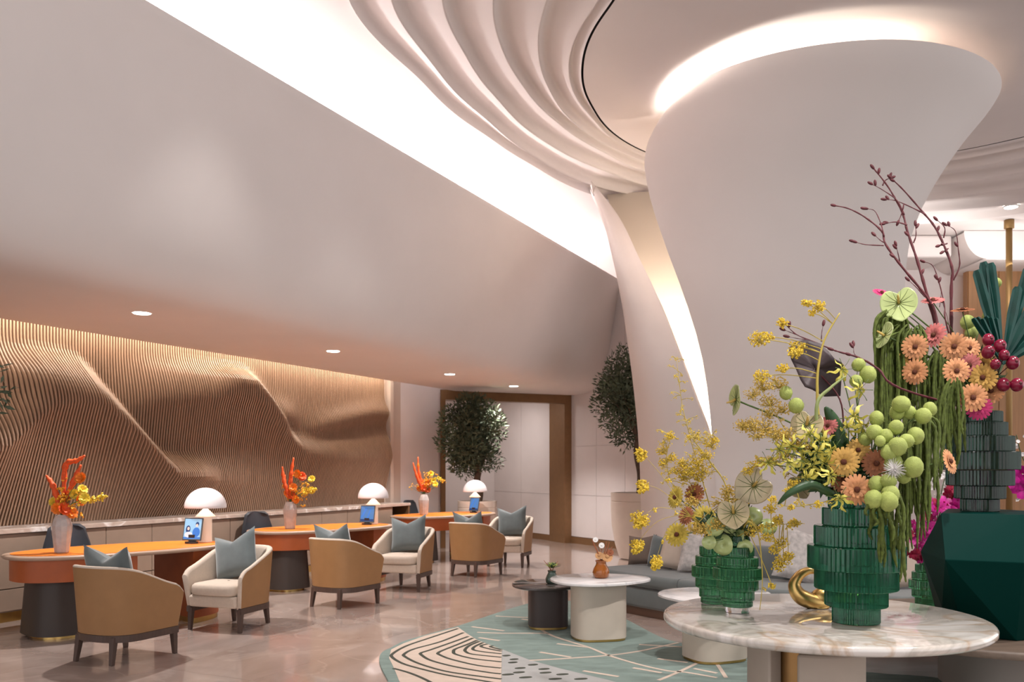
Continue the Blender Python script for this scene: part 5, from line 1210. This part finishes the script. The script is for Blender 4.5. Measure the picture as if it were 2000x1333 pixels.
BL = [[(44, -73, 0), (33, -30, 0), (8, -12, 1), (24, -42, 2), (-12, -26, 2), (40, -50, 2), (16, -4, 0), (-4, -14, 0), (50, -34, 2)], [(18, -62, 0), (24, -56, 1), (4, -14, 1), (-4, -20, 0), (10, -32, 0), (50, -50, 2), (34, -24, 2), (46, -26, 2), (14, -6, 0)], [(0, -16, 1), (-6, -30, 0), (10, -28, 0), (24, -34, 2), (30, -24, 2), (18, -50, 2), (8, -12, 1), (-10, -14, 0)]]
YS = [[(84, -38), (58, -30), (25, -18)], [(56, -28), (40, -24), (15, -10)], [(46, -34), (30, -40), (10, -15)]]
for i in range(3):
    b = Vector(desk_vase(i, DV[i])); k = [.0046, .0046*1.25, .0046*1.45][i]
    def rel(du, dv, dy=0): return b+Vector((du*k, dy, -dv*k))
    for j, pth in enumerate(SP[i]):
        lab = ['%s orange-red amaranth spike in the vase on the %s desk' % (a, names[i]) for a in (('leaning', 'bent', 'thin') if i == 0 else ('slim', 'tall', 'short'))][j]
        t = thing('amaranth_spike', lab, 'flower', tuple(b), 0, 'orange-red spikes in the desk vases')
        pp = spline([rel(u, v, .02*(j-1)) for u, v in pth]+[b-Vector((0, 0, .02))], 6); nn = len(pp)
        mk('spike', tube(pp[:int(nn*.85)], [max(.004, (.026+.006*math.sin(q*2.1))*math.sin(math.pi*min(.9, .08+.9*q/nn))*1.0) for q in range(int(nn*.85))], 7), M_RED, t, world=True)
        mk('stem', tube(pp[int(nn*.8):], .004, 5), M_STEM, t, world=True)
    for q, (du, dv, c) in enumerate(BL[i]):
        pos = rel(du, dv, rng.uniform(-.06, .04)); m = [M_ORG, M_RED, M_YEL][c]
        lab = '%s bloom in the bouquet on the %s desk' % (['orange', 'red-orange', 'yellow'][c], names[i])
        t = thing('ranunculus', lab, 'flower', tuple(b), 0, '%s blooms in the desk vases' % ['orange', 'red-orange', 'yellow'][c])
        nrm = facing(pos, rng.uniform(-.7, .7), rng.uniform(-.2, .5)); m4 = Matrix.Translation(pos) @ frame(nrm); r = [.055, .06, .048][c]
        mk('petals', join(petal_ring(9, r*.1, r, r*.75, r*.4, m4, 0, r*.1, 3), petal_ring(7, r*.05, r*.65, r*.6, r*.6, m4, .3, r*.05, 3)), m, t, world=True)
        mk('stem', stem_to(b, pos-nrm*.01, .003), M_STEM, t, world=True)
    t = thing('blossom_spray', 'yellow blossom spike leaning out on the %s desk' % names[i], 'flower spray', tuple(b), 0, 'yellow spikes in the desk vases')
    pp = spline([rel(*q) for q in YS[i]]+[b], 6); mk('stem', tube(pp, .0035, 5), M_STEM, t, world=True)
    o = mk('blossoms', bits([pp[int(len(pp)*.55*rng.random())]+Vector((rng.gauss(0, .014), rng.gauss(0, .014), rng.gauss(0, .014))) for _ in range(70)], .014), M_YEL, t, False, True); o['kind'] = 'stuff'
    t = thing('blossom_spray', 'small orange and yellow filler blossoms in the bouquet on the %s desk' % names[i], 'flower spray', tuple(b), 0, 'filler blossoms in the desk vases')
    fp = [rel(rng.gauss(14, 18), rng.gauss(-30, 15), rng.gauss(0, .03)) for _ in range(26)]
    mk('stem', join(*[tube([b, q], [.003, .0015], 4) for q in fp]), M_STEM, t, world=True)
    o = mk('blossoms', bits([q+Vector((rng.gauss(0, .016), rng.gauss(0, .016), rng.gauss(0, .016))) for q in fp for _ in range(6)], .013), M_FILL, t, False, True); o['kind'] = 'stuff'
# ---- little vases on the coffee tables
M_AMBER = mat('amber_glass', (.42, .12, .012), .12, trans=.45, coat=.5)
M_SAGE = mat('sage_glass', (.07, .11, .085), .15, trans=.4, coat=.5)
va = thing('bud_vase', 'round amber glass vase with dried flowers on the white table', 'vase', (.79, 7.72, .546))
mk('body', lathe([(.05, .0), (.068, .012), (.076, .05), (.066, .085), (.047, .118), (.043, .135), (.054, .155), (.05, .157), (.04, .135)], 28, rib=.03), M_AMBER, va, angle=60)
vb = thing('bud_vase', 'small sage glass vase with a green succulent on the dark table', 'vase', (.375, 8.2, .431))
mk('body', lathe([(.04, .0), (.056, .012), (.06, .045), (.045, .085), (.034, .105), (.042, .125), (.036, .124)], 24, rib=.03), M_SAGE, vb, angle=60)
bA = (.79, 7.72, .69); M_DRY = mat('dried_tan', (.50, .27, .12), .8, noise=.2, nscale=20); M_DRY2 = mat('dried_rust', (.28, .09, .04), .8)
for (u, v, r, m, lb) in [(1186, 1088, .05, M_DRY, 'tan dried disc bloom in the amber vase'), (1170, 1086, .035, M_DRY, 'small tan dried bloom in the amber vase'), (1163, 1055, .024, M_WHT, 'white dried tuft at the top of the amber vase'), (1175, 1066, .026, M_WHT, 'white dried tuft beside the twigs in the amber vase'), (1192, 1080, .03, M_DRY2, 'rust dried bloom at the side of the amber vase')]:
    pos = P(u, v, 7.7); t = thing('dried_flower', lb, 'flower', bA, 0, 'dried flowers in the amber vase'); m4 = Matrix.Translation(pos) @ frame(facing(pos, .1, .2))
    mk('head', join(petal_ring(12, r*.1, r, r*.55, r*.25, m4, 0, r*.2, 3), xf(ball((0, 0, 0), r*.4, 10, 6), m4)), m, t, world=True); mk('stem', stem_to(bA, pos, .0025), M_DRY2, t, world=True)
t = thing('dried_twigs', 'rust dried twigs standing in the amber vase', 'twigs', bA)
for (u, v) in [(1155, 1053), (1158, 1062), (1190, 1060), (1196, 1068), (1184, 1058)]: mk('twig', tube(spline([P(u, v, 7.7), P((u+1178)/2, (v+1100)/2, 7.7), bA], 4), [.002, .004, .005, .005, .005, .004, .004, .004, .003], 5), M_DRY2, t, world=True)
bS = (.375, 8.2, .55); t = thing('succulent', 'green and yellow succulent rosette in the sage vase', 'plant', bS)
for k in range(22):
    a = 2*math.pi*k/11+.2*k; el = .25+.055*k; r = .085-.0018*k; d = Vector((math.cos(a)*math.cos(el), math.sin(a)*math.cos(el), math.sin(el))); c = Vector(bS)+Vector((0, 0, .03)); sd = d.cross(Vector((0, 0, 1))).normalized()*.012
    mk('leaf', solid(grid([[c-sd*.4, c+sd*.4], [c+d*r*.55-sd, c+d*r*.55+sd], [c+d*r-sd*.15, c+d*r+sd*.15]]), .003), M_POD if k % 3 else M_LEAFD, t, world=True)
for (u, v) in [(1062, 1095), (1068, 1100), (1090, 1096)]: mk('twig', tube([P(u, v, 8.2), bS], [.002, .004], 5), M_DRY2, t, world=True)
